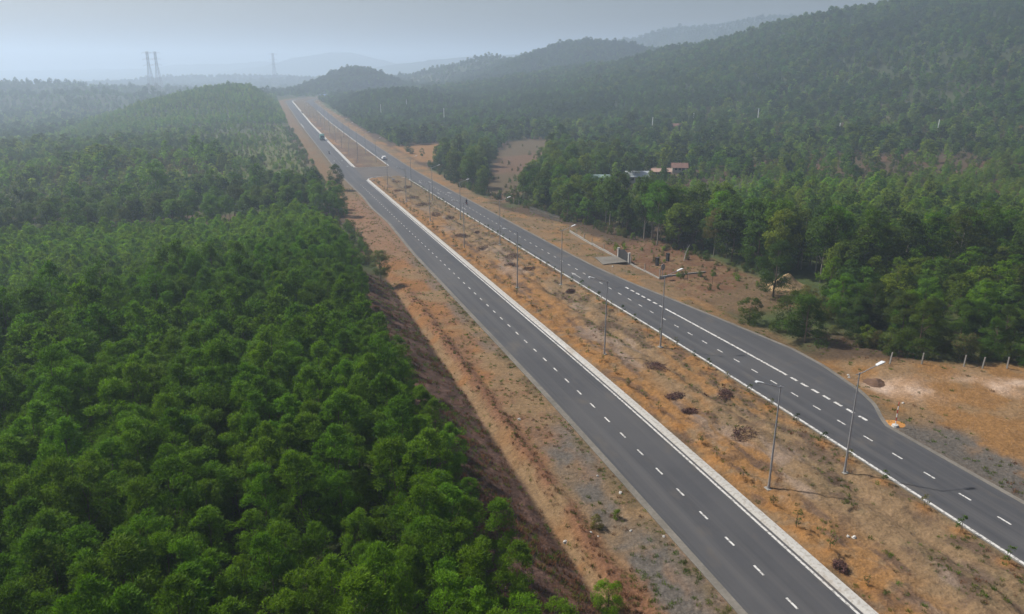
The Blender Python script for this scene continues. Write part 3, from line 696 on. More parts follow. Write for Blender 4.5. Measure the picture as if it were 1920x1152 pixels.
# ---- left plantation -------------------------------------------------------
X, Y = jitter_grid(-140, 17, 14, 175, 2.05, .36, R(8))
ty = trans_y(X); k = (X < edge_left(Y)-.2+rng.normal(0, .5, len(X))) & (Y < np.maximum(ty+12, np.where(X > 0, 150, 0))); X, Y = X[k], Y[k]
k = rng.uniform(0, 1, len(X)) > .05 + .25*sstep(.62, .8, fbm(X, Y, 14, 81)); X, Y = X[k], Y[k]
Z = land(X, Y); k = in_view(X, Y, Z+6, left=420); X, Y, Z = X[k], Y[k], Z[k]
px, py, d = project(X, Y, Z+5.5)
vis = (px > -40) & (px < 1960) & (py < 1190)
d3 = np.where(vis, np.sqrt(X**2+Y**2+(Z+5-CAM_H)**2), 1e6)
order = np.argsort(d3); near300 = order[:300]; rest = order[300:]
scl = (.90*rng.normal(1.0, .16, len(X))*(.78+.44*fbm(X, Y, 11, 86))).clip(.58, 1.45); scl *= np.where(X > edge_left(Y)-3, .86, 1.0)
for i in near300:
    edge = X[i] > edge_left(Y[i])-3.2
    make_tree('acacia_tree', 'plant', int(rng.integers(0, 7)), 0, X[i], Y[i], scl[i],
              'acacia tree on the plantation edge, directly above the dark cut slope' if edge else 'bright green acacia tree inside the dense plantation left of the road',
              'tree', 'plantation trees on the forest edge' if edge else 'plantation trees nearest the camera', sz=scl[i]*rng.uniform(.9, 1.15))
lod = np.where(d3[rest] < 95, 0, 1); idx = np.where(lod == 0, rng.integers(0, 5, len(rest)), 5+rng.integers(0, 5, len(rest)))
pr = [proto('plant', v, 0) for v in range(5)] + [proto('plant', v, 1) for v in range(5)]
def rots(n): return np.stack([rng.normal(0, .04, n), rng.normal(0, .04, n), rng.uniform(0, 6.28, n)], 1)
def scls(s): return np.stack([s, s, s*rng.uniform(.85, 1.2, len(s))], 1)
scatter('acacia_plantation', np.stack([X[rest], Y[rest], Z[rest]-.05], 1), rots(len(rest)), scls(scl[rest]), idx, pr)

# ---- young plantation in the dip beyond the spur
X, Y = jitter_grid(-190, 16, 70, 215, 1.75, .36, R(8))
ty = trans_y(X); yedge = 193 + .12*(-X)*1.0 + 8*(fbm(X, Y, 22, 83)-.5)
k = (Y > np.maximum(ty+10, np.where(X > 0, 148, 0))) & (Y < np.where(X > -5, 200, yedge)) & (X < 15.5+4*(fbm(Y, Y*0, 9, 84)-.5)); X, Y = X[k], Y[k]
k = rng.uniform(0, 1, len(X)) > .06 + .3*sstep(.6, .75, fbm(X, Y, 10, 85)); X, Y = X[k], Y[k]
Z = land(X, Y); k = in_view(X, Y, Z+4); X, Y, Z = X[k], Y[k], Z[k]; n = len(X)
scatter('young_plantation', np.stack([X, Y, Z-.05], 1), rots(n), scls(rng.normal(.70, .09, n).clip(.42, .98)), rng.integers(0, 5, n), [proto('plant', v, 1, 'young') for v in range(5)])

# ---- generic woods ---------------------------------------------------------
def lod_of(d): return np.where(d < 110, 0, np.where(d < 260, 1, np.where(d < 620, 2, 3)))
def wood(name, X, Y, smean, ssd, choices, smin=.2, smax=1.8):
    """choices: list of (kind, leaf, weight)"""
    Z = land(X, Y); k = in_view(X, Y, Z+6); X, Y, Z = X[k], Y[k], Z[k]; n = len(X)
    if n == 0: return
    d = np.sqrt(X**2+Y**2); ld = lod_of(d)
    wts = np.array([c[2] for c in choices]); wts = wts/wts.sum(); va = rng.integers(0, 3, n)
    fld = fbm(X, Y, 55, 150+len(name), 3); rk = np.argsort(np.argsort(fld + .10*rng.normal(0, 1, n)))/max(n, 1)
    ch = np.minimum(np.searchsorted(np.cumsum(wts), rk), len(choices)-1)
    table = {}; protos = []; idx = np.zeros(n, int)
    for i, key in enumerate(zip(ch, va, ld)):
        if key not in table:
            table[key] = len(protos); c = choices[key[0]]; protos.append(proto(c[0], int(key[1]), int(key[2]), c[1]))
        idx[i] = table[key]
    s = (rng.normal(1, ssd, n)*smean if not hasattr(smean, '__len__') else rng.normal(1, ssd, n)*smean[k])*(.72+.56*fbm(X, Y, 32, 170, 3))
    s = s.clip(smin, smax)
    scatter(name, np.stack([X, Y, Z-.1], 1), rots(n), scls(s), idx, protos)
    print('WOOD', name, n, len(protos))

# left, mid distance: taller trees beyond the young plantation
X, Y = jitter_grid(-190, 24, 180, 345, 4.7, .45)
yedge = 202 + .12*(-X) + 8*(fbm(X, Y, 22, 83)-.5)
k = (Y > np.where(X > -5, 203, yedge)) & (Y < yedge+np.where(X > -5, 70, 48)+30*(fbm(X, Y, 40, 82)-.5)) & (X < 17.5-9*sstep(235, 290, Y)) & ~((X > 14) & (Y > 225)) & (rng.uniform(0, 1, len(X)) > .12+.55*sstep(.55, .7, fbm(X, Y, 26, 87))); X, Y = X[k], Y[k]
near = np.argsort(Y + .12*X + rng.normal(0, 2, len(X)))
Zt = land(X, Y); pxx, pyy, _ = project(X, Y, Zt+5); vis = (pxx > -20) & (pxx < 1900)
near = [i for i in near if vis[i]][:90]
for i in near:
    kd = 'round' if rng.uniform() < .45 else 'tall'; s = rng.uniform(.68, .98)*(1.0 if kd == 'round' else .78)
    lf = rng.choice(['mixed', 'acacia', 'dark'], p=[.4, .35, .25])
    nm = {'mixed': 'mid green', 'acacia': 'fresh green', 'dark': 'dark green'}[lf]
    make_tree('broadleaf_tree', kd, int(rng.integers(0, 4)), 1, X[i], Y[i], s, f'{nm} {"round crowned" if kd == "round" else "tall slender"} tree in the tree belt behind the young plantation', 'tree', f'{nm} {"round" if kd == "round" else "slender"} trees of the belt', leaf=lf)
k = np.ones(len(X), bool); k[near] = False
wood('tree_belt', X[k], Y[k], .72, .2, [('round', 'mixed', 3), ('tall', 'acacia', 2), ('round', 'dark', 2), ('acacia', 'acacia', 3)])
# left, young growth beyond, up to the foot of the hill
X, Y = jitter_grid(-330, 20, 232, 600, 2.7, .45)
k = (X < 13+5*(fbm(Y, Y*0, 30, 88)-.5)) & (Y > 200+.12*(-X)+np.where(X > -5, 74, 52)) & (rng.uniform(0, 1, len(X)) > .12+.5*sstep(.56, .72, fbm(X, Y, 40, 89))); X, Y = X[k], Y[k]
hx, hy, _ = at_range(270, 300, 330); mound = np.exp(-(((X-hx)/34)**2+((Y-hy)/26)**2))
sm = (.34+.22*sstep(.52, .64, fbm(X, Y, 50, 90))+.45*mound)*(1-.4*sstep(-14, 4, X))
wood('young_growth', X, Y, sm, .22, [('acacia', 'light', 3), ('acacia', 'young', 3), ('bush', 'olive', 2), ('round', 'mixed', 1)])
# left hills and country to 1.6 km
X, Y = jitter_grid(-620, 24, 590, 1000, 3.5, .45)
k = (X < 18) & (rng.uniform(0, 1, len(X)) > .1+.4*sstep(.6, .75, fbm(X, Y, 60, 91))); X, Y = X[k], Y[k]
nr = X > -150
wood('hill_wood', X[nr], Y[nr], .52, .2, [('acacia', 'young', 3), ('acacia', 'acacia', 3), ('acacia', 'light', 1)])
wood('plain_wood', X[~nr], Y[~nr], .55, .24, [('round', 'hill', 3), ('acacia', 'acacia', 2), ('bush', 'olive', 2), ('acacia', 'light', 2)])
X, Y = jitter_grid(-1000, 700, 1000, 1750, 7.5, .45)
k = ((np.abs(X-bend(Y)-43) > 26) | (Y > 1125)) & (rng.uniform(0, 1, len(X)) > .12); X, Y = X[k], Y[k]
wood('far_wood', X, Y, .62, .22, [('round', 'hill', 4), ('tall', 'hill', 2), ('acacia', 'acacia', 1)], smax=2.2)
rx, ry, _ = at_range(670, 140, 1190)
X, Y = jitter_grid(rx-130, rx+130, ry-120, ry+60, 4.2, .45); k = np.hypot((X-rx)/130, (Y-ry)/120) < 1; X, Y = X[k], Y[k]
wood('round_hill_wood', X, Y, .66, .2, [('round', 'hill', 4), ('round', 'dark', 2)])
X, Y = jitter_grid(700, 1500, 1300, 1950, 9.0, .45)
wood('far_ridge_wood', X, Y, .72, .2, [('round', 'hill', 1)])
X, Y = jitter_grid(-1400, 1600, 1750, 2900, 15.0, .45)
wood('farther_wood', X, Y, .95, .25, [('round', 'hill', 1)], smax=3.4)

# ---- right side -----------------------------------------------------------
def edge_right(Y):
    return np.interp(Y, [40, 58, 62, 66, 70, 76, 82, 90, 96, 102, 112, 122, 142, 164, 190, 211, 232, 253, 300, 330, 368, 450, 600, 900],
                        [98, 94, 88.5, 81, 75.5, 73.5, 75, 78, 82, 84, 84, 82.5, 80, 75.5, 72, 70.5, 66.5, 65, 67, 70, 68, 67, 66, 68])
def opening(X, Y):
    n = fbm(X, Y, 14, 95)-.5
    f1 = bump(X+6*n, 68, 92, 1)*bump(Y, 333, 412, 3)
    f2 = strip(X, Y, 1.5+4*n, 1.5)
    f3 = bump(X+16*n, 182, 272, 6)*bump(Y+14*n, 198, 264, 5)*.85
    f4 = bump(X, 108, 196, 3)*bump(Y-.55*(X-150), 250, 300, 5)*.0
    yard = bump(X, 100, 113, 2)*bump(Y, 222, 240, 3) + bump(X, 118, 157, 2)*bump(Y-.65*(X-124), 229, 245, 3)
    sandp = bump(X, 79, 89, 1)*bump(Y, 96, 108, 1)
    return np.clip(f1+f2+f3+yard*.93+sandp, 0, 1)
X, Y = jitter_grid(60, 132, 22, 330, 3.7, .42)
er = edge_right(Y); pale_in = (Y > 104) & (Y < 215) & (X > er+14+5*(fbm(X, Y, 12, 94)-.5)); PX, PY = X[pale_in], Y[pale_in]
k = ~pale_in & (X > er+.6) & (rng.uniform(0, 1, len(X)) > opening(X, Y)) & (rng.uniform(0, 1, len(X)) > .10); X, Y = X[k], Y[k]
dd = X-edge_right(Y); Z = land(X, Y); px, py, d = project(X, Y, Z+4)
vis = (px > -20) & (px < 1945) & (py < 1160)
score = np.where(vis, np.sqrt(X**2+Y**2) + 3.2*np.clip(dd, 0, 60), 1e6)
order = np.argsort(score); ind = [i for i in order if vis[i]][:260]; indset = np.zeros(len(X), bool); indset[ind] = True
def right_kind(x, y):
    r = rng.uniform()
    if lowzone(np.array([x]), np.array([y]))[0] > .4: return ('acacia', 'acacia', rng.uniform(.44, .62)) if r < .7 else ('round', 'mixed', rng.uniform(.35, .55))
    if y < 96:   # dense dark bushy trees beside the clearing
        return ('full', rng.choice(['dark', 'mixed']), rng.uniform(.55, .92)) if r < .82 else ('acacia', 'acacia', rng.uniform(.8, 1.1))
    if y < 172:  # tall pale-stemmed trees
        return ('tall', rng.choice(['mixed', 'dark', 'acacia'], p=[.5, .25, .25]), rng.uniform(.78, 1.08)) if r < .55 else ('round', rng.choice(['dark', 'mixed']), rng.uniform(.7, 1.12))
    return ('round', rng.choice(['dark', 'mixed'], p=[.55, .45]), rng.uniform(.7, 1.05)) if r < .6 else ('tall', 'mixed', rng.uniform(.65, .9))
LBL = {('full', 'dark'): 'dark green bushy tree leafy to the ground', ('full', 'mixed'): 'mid green bushy tree leafy to the ground', ('round', 'dark'): 'dark green dense round tree', ('round', 'mixed'): 'mid green dense round tree', ('tall', 'mixed'): 'tall mid green tree with a pale stem', ('tall', 'dark'): 'tall dark green tree with a pale stem', ('tall', 'acacia'): 'tall fresh green tree with a pale stem', ('acacia', 'acacia'): 'slender fresh green acacia tree'}
for i in ind:
    kd, lf, s = right_kind(X[i], Y[i])
    where = 'right of the bare clearing' if Y[i] < 96 else ('in the grove behind the fenced yard' if Y[i] < 172 else 'in the wood along the far right verge')
    dist = math.hypot(X[i], Y[i])
    make_tree('roadside_tree', kd, int(rng.integers(0, 5)), 0 if dist < 120 else 1, X[i], Y[i], s, LBL[(kd, lf)]+' '+where, 'tree', LBL[(kd, lf)].replace('tree', 'trees', 1)+' '+where, leaf=str(lf))
Xr, Yr = X[~indset], Y[~indset]
k = Yr < 100; wood('dark_grove', Xr[k], Yr[k], .72, .2, [('full', 'dark', 4), ('full', 'mixed', 3), ('acacia', 'acacia', 1)])
Xr, Yr = Xr[~k], Yr[~k]; wood('grove', Xr, Yr, .74*(1-.42*lowzone(Xr, Yr)), .2, [('round', 'dark', 3), ('tall', 'mixed', 2), ('round', 'mixed', 3), ('acacia', 'light', 2)])
# pale young plantation behind the tall trees, then the valley floor
X, Y = jitter_grid(84, 300, 30, 235, 2.8, .40)
k = (X > 132) | ((Y > 104) & (Y < 215) & (X > edge_right(Y)+15)); X, Y = X[k], Y[k]
k = (rng.uniform(0, 1, len(X)) > opening(X, Y)) & (rng.uniform(0, 1, len(X)) > .1+.35*sstep(.56, .7, fbm(X, Y, 22, 97))); X, Y = X[k], Y[k]
wood('pale_plantation', X, Y, .54*(1-.3*lowzone(X, Y)), .24, [('acacia', 'light', 5), ('acacia', 'young', 3), ('round', 'mixed', 1), ('bush', 'olive', 1)])
X, Y = jitter_grid(66, 520, 233, 480, 3.7, .45)
low = lowzone(X, Y)
k = (X > edge_right(Y)+1) & ((Y > 330) | (X > 132)) & (rng.uniform(0, 1, len(X)) > opening(X, Y)) & (rng.uniform(0, 1, len(X)) > .12+.4*sstep(.58, .72, fbm(X, Y, 30, 98))); X, Y, low = X[k], Y[k], low[k]
wood('valley_wood', X, Y, (.54-.18*low), .28, [('round', 'dark', 2), ('round', 'mixed', 3), ('acacia', 'light', 3), ('acacia', 'acacia', 3), ('bush', 'olive', 2)], smin=.25)
X, Y = jitter_grid(300, 620, 60, 235, 3.8, .45)
wood('valley_wood', X, Y, .52, .25, [('round', 'dark', 2), ('round', 'mixed', 3), ('acacia', 'light', 2), ('bush', 'olive', 2)])
for x0, x1, y0, y1 in ((66, 1150, 478, 960), (480, 1150, 200, 478)):
    X, Y = jitter_grid(x0, x1, y0, y1, 3.4, .45)
    k = (X > 67) & (np.hypot(X, Y) < 1180) & (rng.uniform(0, 1, len(X)) > .06+.2*sstep(.6, .75, fbm(X, Y, 50, 99))); X, Y = X[k], Y[k]
    h = land(X, Y)-prof(Y); smooth = (np.hypot(X, Y) < 840) & (h < 26+14*(fbm(X, Y, 90, 96)-.5)*2)
    wood('plantation_slope', X[smooth], Y[smooth], .50, .2, [('acacia', 'hill', 3), ('acacia', 'acacia', 3), ('round', 'hill', 1)])
    t_ = ~smooth & (rng.uniform(0, 1, len(X)) < .82)
    wood('mountain_forest', X[t_], Y[t_], .55, .26, [('round', 'hill', 6), ('acacia', 'hill', 2), ('round', 'mixed', 1)])
X, Y = jitter_grid(300, 1100, 940, 1250, 4.8, .45)
wood('mountain_forest', X, Y, .6, .22, [('round', 'hill', 3), ('round', 'dark', 1)])

# trees and bushes that stand out singly
for nm, kd, x, y, s, lf, lb in (
    ('roadside_bush', 'bush', 65.6, 88.2, 1.0, 'mixed', 'young bushy tree alone on the bare verge right of the turning lane'),
    ('roadside_bush', 'bush', 67.9, 82.4, 1.45, 'mixed', 'loose bushy tree beside the darker rounded bush at the turning lane'),
    ('roadside_bush', 'bush', 67.4, 78.2, 1.65, 'dark', 'dense dark green rounded bush standing at the verge of the turning lane'),
    ('roadside_tree', 'round', 77.0, 98.0, 1.0, 'dark', 'big dark tree in front of the sand heap'),
    ('lone_tree', 'round', 22.0, 258.0, .92, 'dark', 'dark round tree alone at the left road edge before the crossing'),
    ('reddening_tree', 'round', 12.0, 226.0, .72, 'redden', 'tree with rust red leaves near the left road edge'),
    ('verge_tree', 'round', 17.5, 128.5, .62, 'olive', 'dull olive round tree leaning over the bare left verge'),
    ('lone_tree', 'round', 65.2, 232.0, .62, 'mixed', 'bright round topped tree at the end of the right verge hedge'),
    ('young_tree', 'acacia', 70.5, 352.0, .62, 'mixed', 'small tree in front of the bare red field'),
    ('young_tree', 'acacia', 67.0, 372.0, .8, 'acacia', 'slim green tree at the left corner of the red field'),
    ('slope_bush', 'bush', 19.4, 38.2, .62, 'acacia', 'leafy green bush in the ditch at the bottom edge of the picture'),
    ('yellowing_tree', 'tall', 85.0, 128.0, .80, 'olive', 'slender yellowing tree among the tall pale stems'),
    ('tall_tree', 'tall', 79.5, 141.5, 1.12, 'mixed', 'tallest pale stemmed tree at the front of the grove behind the yard'),
):
    make_tree(nm, kd, random.randrange(4), 0 if y < 150 else 1, x, y, s, lb, 'bush' if 'bush' in nm else 'tree', None, leaf=lf)

# ------------------------------------------------------------------ street lamps
def lamp_meshes():
    p = MB(); p.tube((0, 0, .02), (0, 0, 9.7), .105, .05, 10)
    b = MB(); b.box((0, 0, .012), (.42, .42, .03)); b.tube((0, 0, .03), (0, 0, .45), .135, .12, 10)
    for sx in (-1, 1):
        for sy in (-1, 1): b.tube((.16*sx, .16*sy, .02), (.16*sx, .16*sy, .09), .02, .02, 6)
    f = MB(); f.box((0, 0, -.25), (.6, .6, .56))
    a = MB(); pts = [(-.35, 9.62), (0, 9.64), (.35, 9.74), (1.0, 9.98), (1.75, 10.2)]
    for q, r in zip(pts[:-1], pts[1:]): a.tube((q[0], 0, q[1]), (r[0], 0, r[1]), .038, .034, 8)
    a.tube((0, 0, 9.55), (0, 0, 9.75), .062, .062, 8)
    h = MB(); ang = math.atan2(.22, .75); cx, cz = 2.12, 10.31
    prof_ = [(-.42, .05), (-.36, .10), (.30, .13), (.46, .06), (.46, .0), (-.42, -.02)]
    wd = [.09, .15, .19, .12, .12, .09]
    v = []
    for (l, z), w_ in zip(prof_, wd):
        for sg in (-1, 1): v.append((cx+l*math.cos(ang)-z*math.sin(ang), sg*w_, cz+l*math.sin(ang)+z*math.cos(ang)))
    n = len(prof_); fc = [(2*i, 2*((i+1) % n), 2*((i+1) % n)+1, 2*i+1) for i in range(n)] + [tuple(2*i for i in range(n-1, -1, -1)), tuple(2*i+1 for i in range(n))]
    h.add(v, fc)
    g = MB(); g.box((cx+.05*math.cos(ang), 0, cz+.005), (.52, .2, .03))
    return dict(pole=p.mesh('pole', M['steel']), base_plate=b.mesh('base_plate', M['steel']), footing=f.mesh('footing', M['concrete']), arm=a.mesh('arm', M['steel']), lamp_head=h.mesh('lamp_head', M['lamp'])), g.mesh('lens', M['lens'])
LM, LENS = lamp_meshes()
ORD = ['nearest', 'second', 'third', 'fourth', 'fifth', 'sixth', 'seventh']
LY = [47.7, 81.8, 117.2, 153.6, 188.5, 223.0, 257.5]
FARY = [342+34.5*k for k in range(12)]
for side, x, rz in (('left', 39.25, math.pi), ('right', 47.35, 0.0)):
    for k, y in enumerate(LY+FARY):
        z = float(median_z(np.array([x]), np.array([y]))[0])
        lb = (f'{ORD[k]} lamp post of the median row leaning its arm over the {side} carriageway' if k < 7 else f'distant lamp post on the far median, arm over the {side} carriageway')
        t = thing('street_lamp', lb, 'street lamp', (x+(.05*math.sin(k*3)), y, z), rz+random.uniform(-.04, .04), None, f'lamp posts along the {side} carriageway' + ('' if k < 7 else ' beyond the crossing'))
        for nm, me in LM.items():
            c = link(nm, me, t)
            if nm == 'lamp_head': link('lens', LENS, c)

# ------------------------------------------------------------------ median saplings, brush piles, weeds
def sapling(seed, dark):
    g = np.random.default_rng(seed); H = g.uniform(.9, 1.25)
    s = MB(); s.tube((0, 0, -.1), (.03, .02, H*.55), .022, .016, 5); s.tube((.03, .02, H*.55), (.0, .05, H), .016, .006, 5)
    s.tube((.18, .05, -.05), (.05, .03, .7), .014, .012, 5)                         # stake
    v, f, c = crown_arrays(seed, H*1.08, H*.28, .34 if not dark else .40, 9, 90 if not dark else 150, .17, .06, clr=.4, shape='tall', outward=.4)
    return s.mesh('stem', M['trunk']), mesh_from('foliage', v, f, [G['olive' if not dark else 'dark']])
SAPM = [sapling(i, False) for i in range(4)] + [sapling(10+i, True) for i in range(4)]
for row, (lst, sd) in enumerate(((SAPL, 'left'), (SAPR, 'right'))):
    for k, (x, y) in enumerate(lst):
        if y > 281 or (sd == 'left' and k % 9 == 7): continue
        dk = (sd == 'right' and (k*7) % 5 < 3) or y > 150
        st, fo = SAPM[random.randrange(4)+(4 if dk else 0)]
        s = random.uniform(.75, 1.15)*(1.15 if (sd == 'left' and k in (2, 3)) else 1)
        t = thing('sapling', f'{"dark leafy" if dk else "thin dry"} planted sapling in the row beside the {sd} kerb of the median', 'sapling', (x, y, float(median_z(np.array([x]), np.array([y]))[0])), random.uniform(0, 6.3), s, f'{"leafy" if dk else "dry"} saplings beside the {sd} kerb')
        link('stem', st, t); link('foliage', fo, t)

def brush(seed, r, h):
    g = np.random.default_rng(seed); mb = MB()
    for i in range(170):
        a = g.uniform(0, 6.28); q = r*math.sqrt(g.uniform(0, 1))*.85; x0, y0 = q*math.cos(a), q*math.sin(a)*.6
        z0 = g.uniform(-.05, h*.75*(1-(q/r)**2)+.03); b = g.uniform(0, 6.28); l = g.uniform(.25, .7)*(.6+r*.25)
        mb.tube((x0, y0, z0), (x0+l*math.cos(b), y0+l*math.sin(b)*.8, max(-.05, z0+g.uniform(-.15, .35)*h)), .022, .008, 3)
    v, f, c = crown_arrays(seed+5, h, -.05, r*.85, 26, 420, .2, .09, clr=.34, shape='round', outward=.3)
    v[:, 1] *= .7; v[:, 2] = np.maximum(v[:, 2]*.8, -.05)
    return mb.mesh('branches', M['twig']), mesh_from('dead_leaves', v, f, [M['twig']])
for k, (x, y, r, h) in enumerate(PILES):
    me = brush(500+k, r, h); wh = 'near the nearest lamp posts' if y < 70 else ('between the second and third lamp posts' if y < 120 else ('halfway along the near median' if y < 180 else 'at the far end of the near median'))
    lbl = {0: 'largest dark red brush pile with a pale scrap, near the nearest left lamp post', 18: 'small dark purple dry bush right beside the white kerb', 19: 'dead dark twigs behind the third right lamp post'}.get(k, f'dark dry brush pile on the median {wh}')
    t = thing('brush_pile', lbl, 'brush pile', (x, y, float(median_z(np.array([x]), np.array([y]))[0])), random.uniform(0, 6.3), None, None if k in (0, 18, 19) else f'brush piles {wh}')
    link('branches', me[0], t); link('dead_leaves', me[1], t)
# a low green strip of weeds and dry grass over bare ground
def tuft(seed, n, h, sp, m):
    g = np.random.default_rng(seed); V = []; Fq = []
    for i in range(n):
        a = g.uniform(0, 6.28); q = sp*math.sqrt(g.uniform()); p = np.array([q*math.cos(a), q*math.sin(a), -.03]); b = g.uniform(0, 6.28)
        d = np.array([math.cos(b)*.55, math.sin(b)*.55, 1.0])*h*g.uniform(.5, 1.1); s = np.array([-math.sin(b), math.cos(b), 0])*.028
        o = len(V); V += [p-s, p+s, p+d]; Fq.append((o, o+1, o+2))
    me = mesh_from('tuft', V, np.array(Fq), [m]); return bpy.data.objects.new('tuft', me)
TUF = [tuft(i, 26, .34, .28, M['straw']) for i in range(3)] + [tuft(9+i, 26, .42, .32, M['rust']) for i in range(2)] + [tuft(19+i, 30, .34, .30, G['olive']) for i in range(2)] + [tuft(29+i, 30, .32, .32, G['mixed']) for i in range(2)]
def grass(name, X, Y, zf, pick, s=1.0):
    n = len(X); Z = zf(X, Y)
    scatter(name, np.stack([X, Y, Z], 1), np.stack([np.zeros(n), np.zeros(n), rng.uniform(0, 6.28, n)], 1), scls(rng.uniform(.5, 1.25, n)*s), pick, TUF)
n = 4200; X = rng.uniform(36.6, 50, n); Y = 30 + 220*rng.uniform(0, 1, n)**1.4
dens = sstep(.42, .6, fbm(X*1.6, Y*.5, 1.8, 75))*(.25+.75*bump(X, 42, 49.5, 1)) + .35*sstep(120, 200, Y)*bump(X, 41, 49.5, 1)
k = rng.uniform(0, 1, n) < dens; X, Y = X[k], Y[k]
grass('dry_grass', X, Y, median_z, rng.choice(9, len(X), p=[.22, .22, .22, .14, .14, .02, .02, .01, .01]), .62)
n = 6000; X = rng.uniform(19.6, 27.3, n); Y = 30 + 230*rng.uniform(0, 1, n)**1.5
dens = .12+.5*sstep(.5, .66, fbm(X, Y, 2.5, 42))+.6*np.exp(-((X-21)/.7)**2)*(Y < 120)+.4*bump(X, 26.2, 27.4, .3); k = rng.uniform(0, 1, n) < dens; X, Y = X[k], Y[k]
pk = np.where((np.abs(X-21) < 1.0) & (Y < 120), 3+rng.integers(0, 2, len(X)), rng.choice([0, 1, 2, 0, 1, 3, 5], len(X)))
grass('dry_grass', X, Y, land, pk, .6)
n = 6500; X = rng.uniform(58.8, 84, n); Y = 36 + 190*rng.uniform(0, 1, n)**1.4
dens = .10+.55*sstep(.5, .64, fbm(X, Y, 2.5, 42)); dens *= np.where((X > 64) & (Y < 66), .22, 1); k = (X > right_edge(Y)+.7) & (rng.uniform(0, 1, n) < dens); X, Y = X[k], Y[k]
grass('dry_grass', X, Y, land, rng.choice([0, 1, 2, 3, 0, 1, 0, 5], len(X)), .7)
n = 4500; Y = 30+100*rng.uniform(0, 1, n)**1.3; X = rng.uniform(12.5, 19.2, n); k = rng.uniform(0, 1, n) < .25+.75*sstep(.45, .6, fbm(X*.7+Y*.4, Y, 2.2, 48)); X, Y = X[k], Y[k]
grass('slope_litter', X, Y, land, rng.choice([3, 4, 3, 4, 0, 5], len(X)), .75)
# scrub: low shrubs along wood edges
def shrubs(name, X, Y, s, leafs):
    Z = land(X, Y); n = len(X); pr = [proto('bush', v, 1, l) for l in leafs for v in range(3)]
    scatter(name, np.stack([X, Y, Z-.05], 1), rots(n), scls(rng.uniform(.5, 1.2, n)*s), rng.integers(0, len(pr), n), pr)
Y = rng.uniform(62, 330, 420); X = edge_right(Y)+rng.uniform(-2.2, 4, len(Y)); k = ~((X > 78) & (Y > 94) & (Y < 108)) & ((Y < 84) | (Y > 150) | (rng.uniform(0, 1, len(Y)) < .25)); X, Y = X[k], Y[k]
shrubs('verge_scrub', X, Y, .42, ['mixed', 'olive', 'dark'])
Y = rng.uniform(140, 560, 420); X = 16.5+rng.uniform(-3, 3.5, len(Y)); shrubs('verge_scrub', X, Y, .40, ['mixed', 'olive', 'acacia'])
for k_ in range(16):
    y_ = 62+2.1*k_+random.uniform(-.6, .6); x_ = float(edge_right(np.array([y_]))[0])-.4+random.uniform(-1, 1)
    if 76 < y_ < 84: continue
    make_tree('edge_bush', 'bush', k_ % 4, 0, x_, y_, random.uniform(.45, 1.0), 'low leafy bush at the foot of the dark trees behind the clearing', 'bush', 'bushes at the foot of the dark trees', leaf=('mixed', 'dark', 'olive')[k_ % 3])
X = rng.uniform(180, 275, 420); Y = rng.uniform(192, 270, 420); shrubs('clearing_scrub', X, Y, .42, ['olive', 'mixed', 'dark'])
Y = rng.uniform(216, 410, 40); X = np.interp(Y, STRIP[:, 1], STRIP[:, 0])+rng.normal(0, 1, 40)*np.interp(Y, STRIP[:, 1], STRIPW)*.8; shrubs('field_scrub', X, Y, .45, ['olive', 'mixed'])
X = rng.uniform(68, 84, 60); Y = rng.uniform(104, 148, 60); shrubs('yard_scrub', X, Y, .24, ['light', 'olive'])
X = np.array([22.6, 24.4, 23.4, 21.9]); Y = np.array([46.8, 47.6, 46.6, 47.2])
for k_, (x, y, s_, lf) in enumerate(((22.4, 46.9, .30, 'olive'), (24.6, 47.6, .22, 'mixed'))):
    make_tree('weed_bush', 'bush', k_, 1, x, y, s_, ('yellow green weed clump on the gravel verge beside the ditch', 'small dark green weed bush on the gravel verge')[k_], 'weed', None, leaf=lf)

# ------------------------------------------------------------------ verge furniture, right
def gz(x, y): return float(land(np.array([x], float), np.array([y], float))[0])
# warning post in a concrete foot on orange sand
x, y = 58.95, 53.7; t = thing('marker_post', 'red and white striped marker post in a white concrete foot', 'post', (x, y, gz(x, y)+.06), .3)
m = MB(); m.tube((0, 0, -.05), (0, 0, .16), .36, .30, 10); link('foot', m.mesh('foot', M['whitewash']), t)
for k in range(6):
    m = MB(); m.tube((0, 0, .16+.42*k), (0, 0, .58+.42*k), .045, .045, 8); link('band', m.mesh('band', M['red' if k % 2 else 'white']), t)
def heap(name, x, y, rx, ry, h, m, label, cat, rz=0., seed=1):
    g = 22; V = []; Fq = []
    for i in range(g):
        for j in range(2*g):
            q = i/(g-1); a = 2*math.pi*j/(2*g); w_ = 1+.22*(vnoise(np.array([2.2*math.cos(a)+5]), np.array([2.2*math.sin(a)+seed]))[0]-.5)*2
            zz = h*(math.exp(-3.2*q*q)-math.exp(-3.2))*(1+.35*(vnoise(np.array([3*q*math.cos(a)+9]), np.array([3*q*math.sin(a)+seed]))[0]-.5)) - .06*q
            V.append((rx*q*w_*math.cos(a), ry*q*w_*math.sin(a), zz))
    for i in range(g-1):
        for j in range(2*g): k = (j+1) % (2*g); Fq.append((i*2*g+j, (i+1)*2*g+j, (i+1)*2*g+k, i*2*g+k))
    o = link(name, mesh_from(name, V, Fq, [m], smooth=True), None, (x, y, gz(x, y)+.02), rz); return tag(o, label, cat)
heap('sand_patch', 59.3, 54.2, 1.5, 1.25, .14, M['osand'], 'orange sand patch spread round the striped marker post', 'sand', .2, 3)
heap('sand_heap', 83.6, 103.0, 4.6, 3.4, 2.3, M['sand'], 'tall tan sand heap behind the big dark tree', 'sand heap', .3, 5)
heap('earth_heap', 66.2, 64.0, 2.3, 1.5, .5, mat('brown_earth', (.10, .06, .04), .95, .1, [(2, .25)], bump_amt=(5, .6, .1)), 'brown earth heap at the corner of the clearing', 'earth heap', .5, 8)
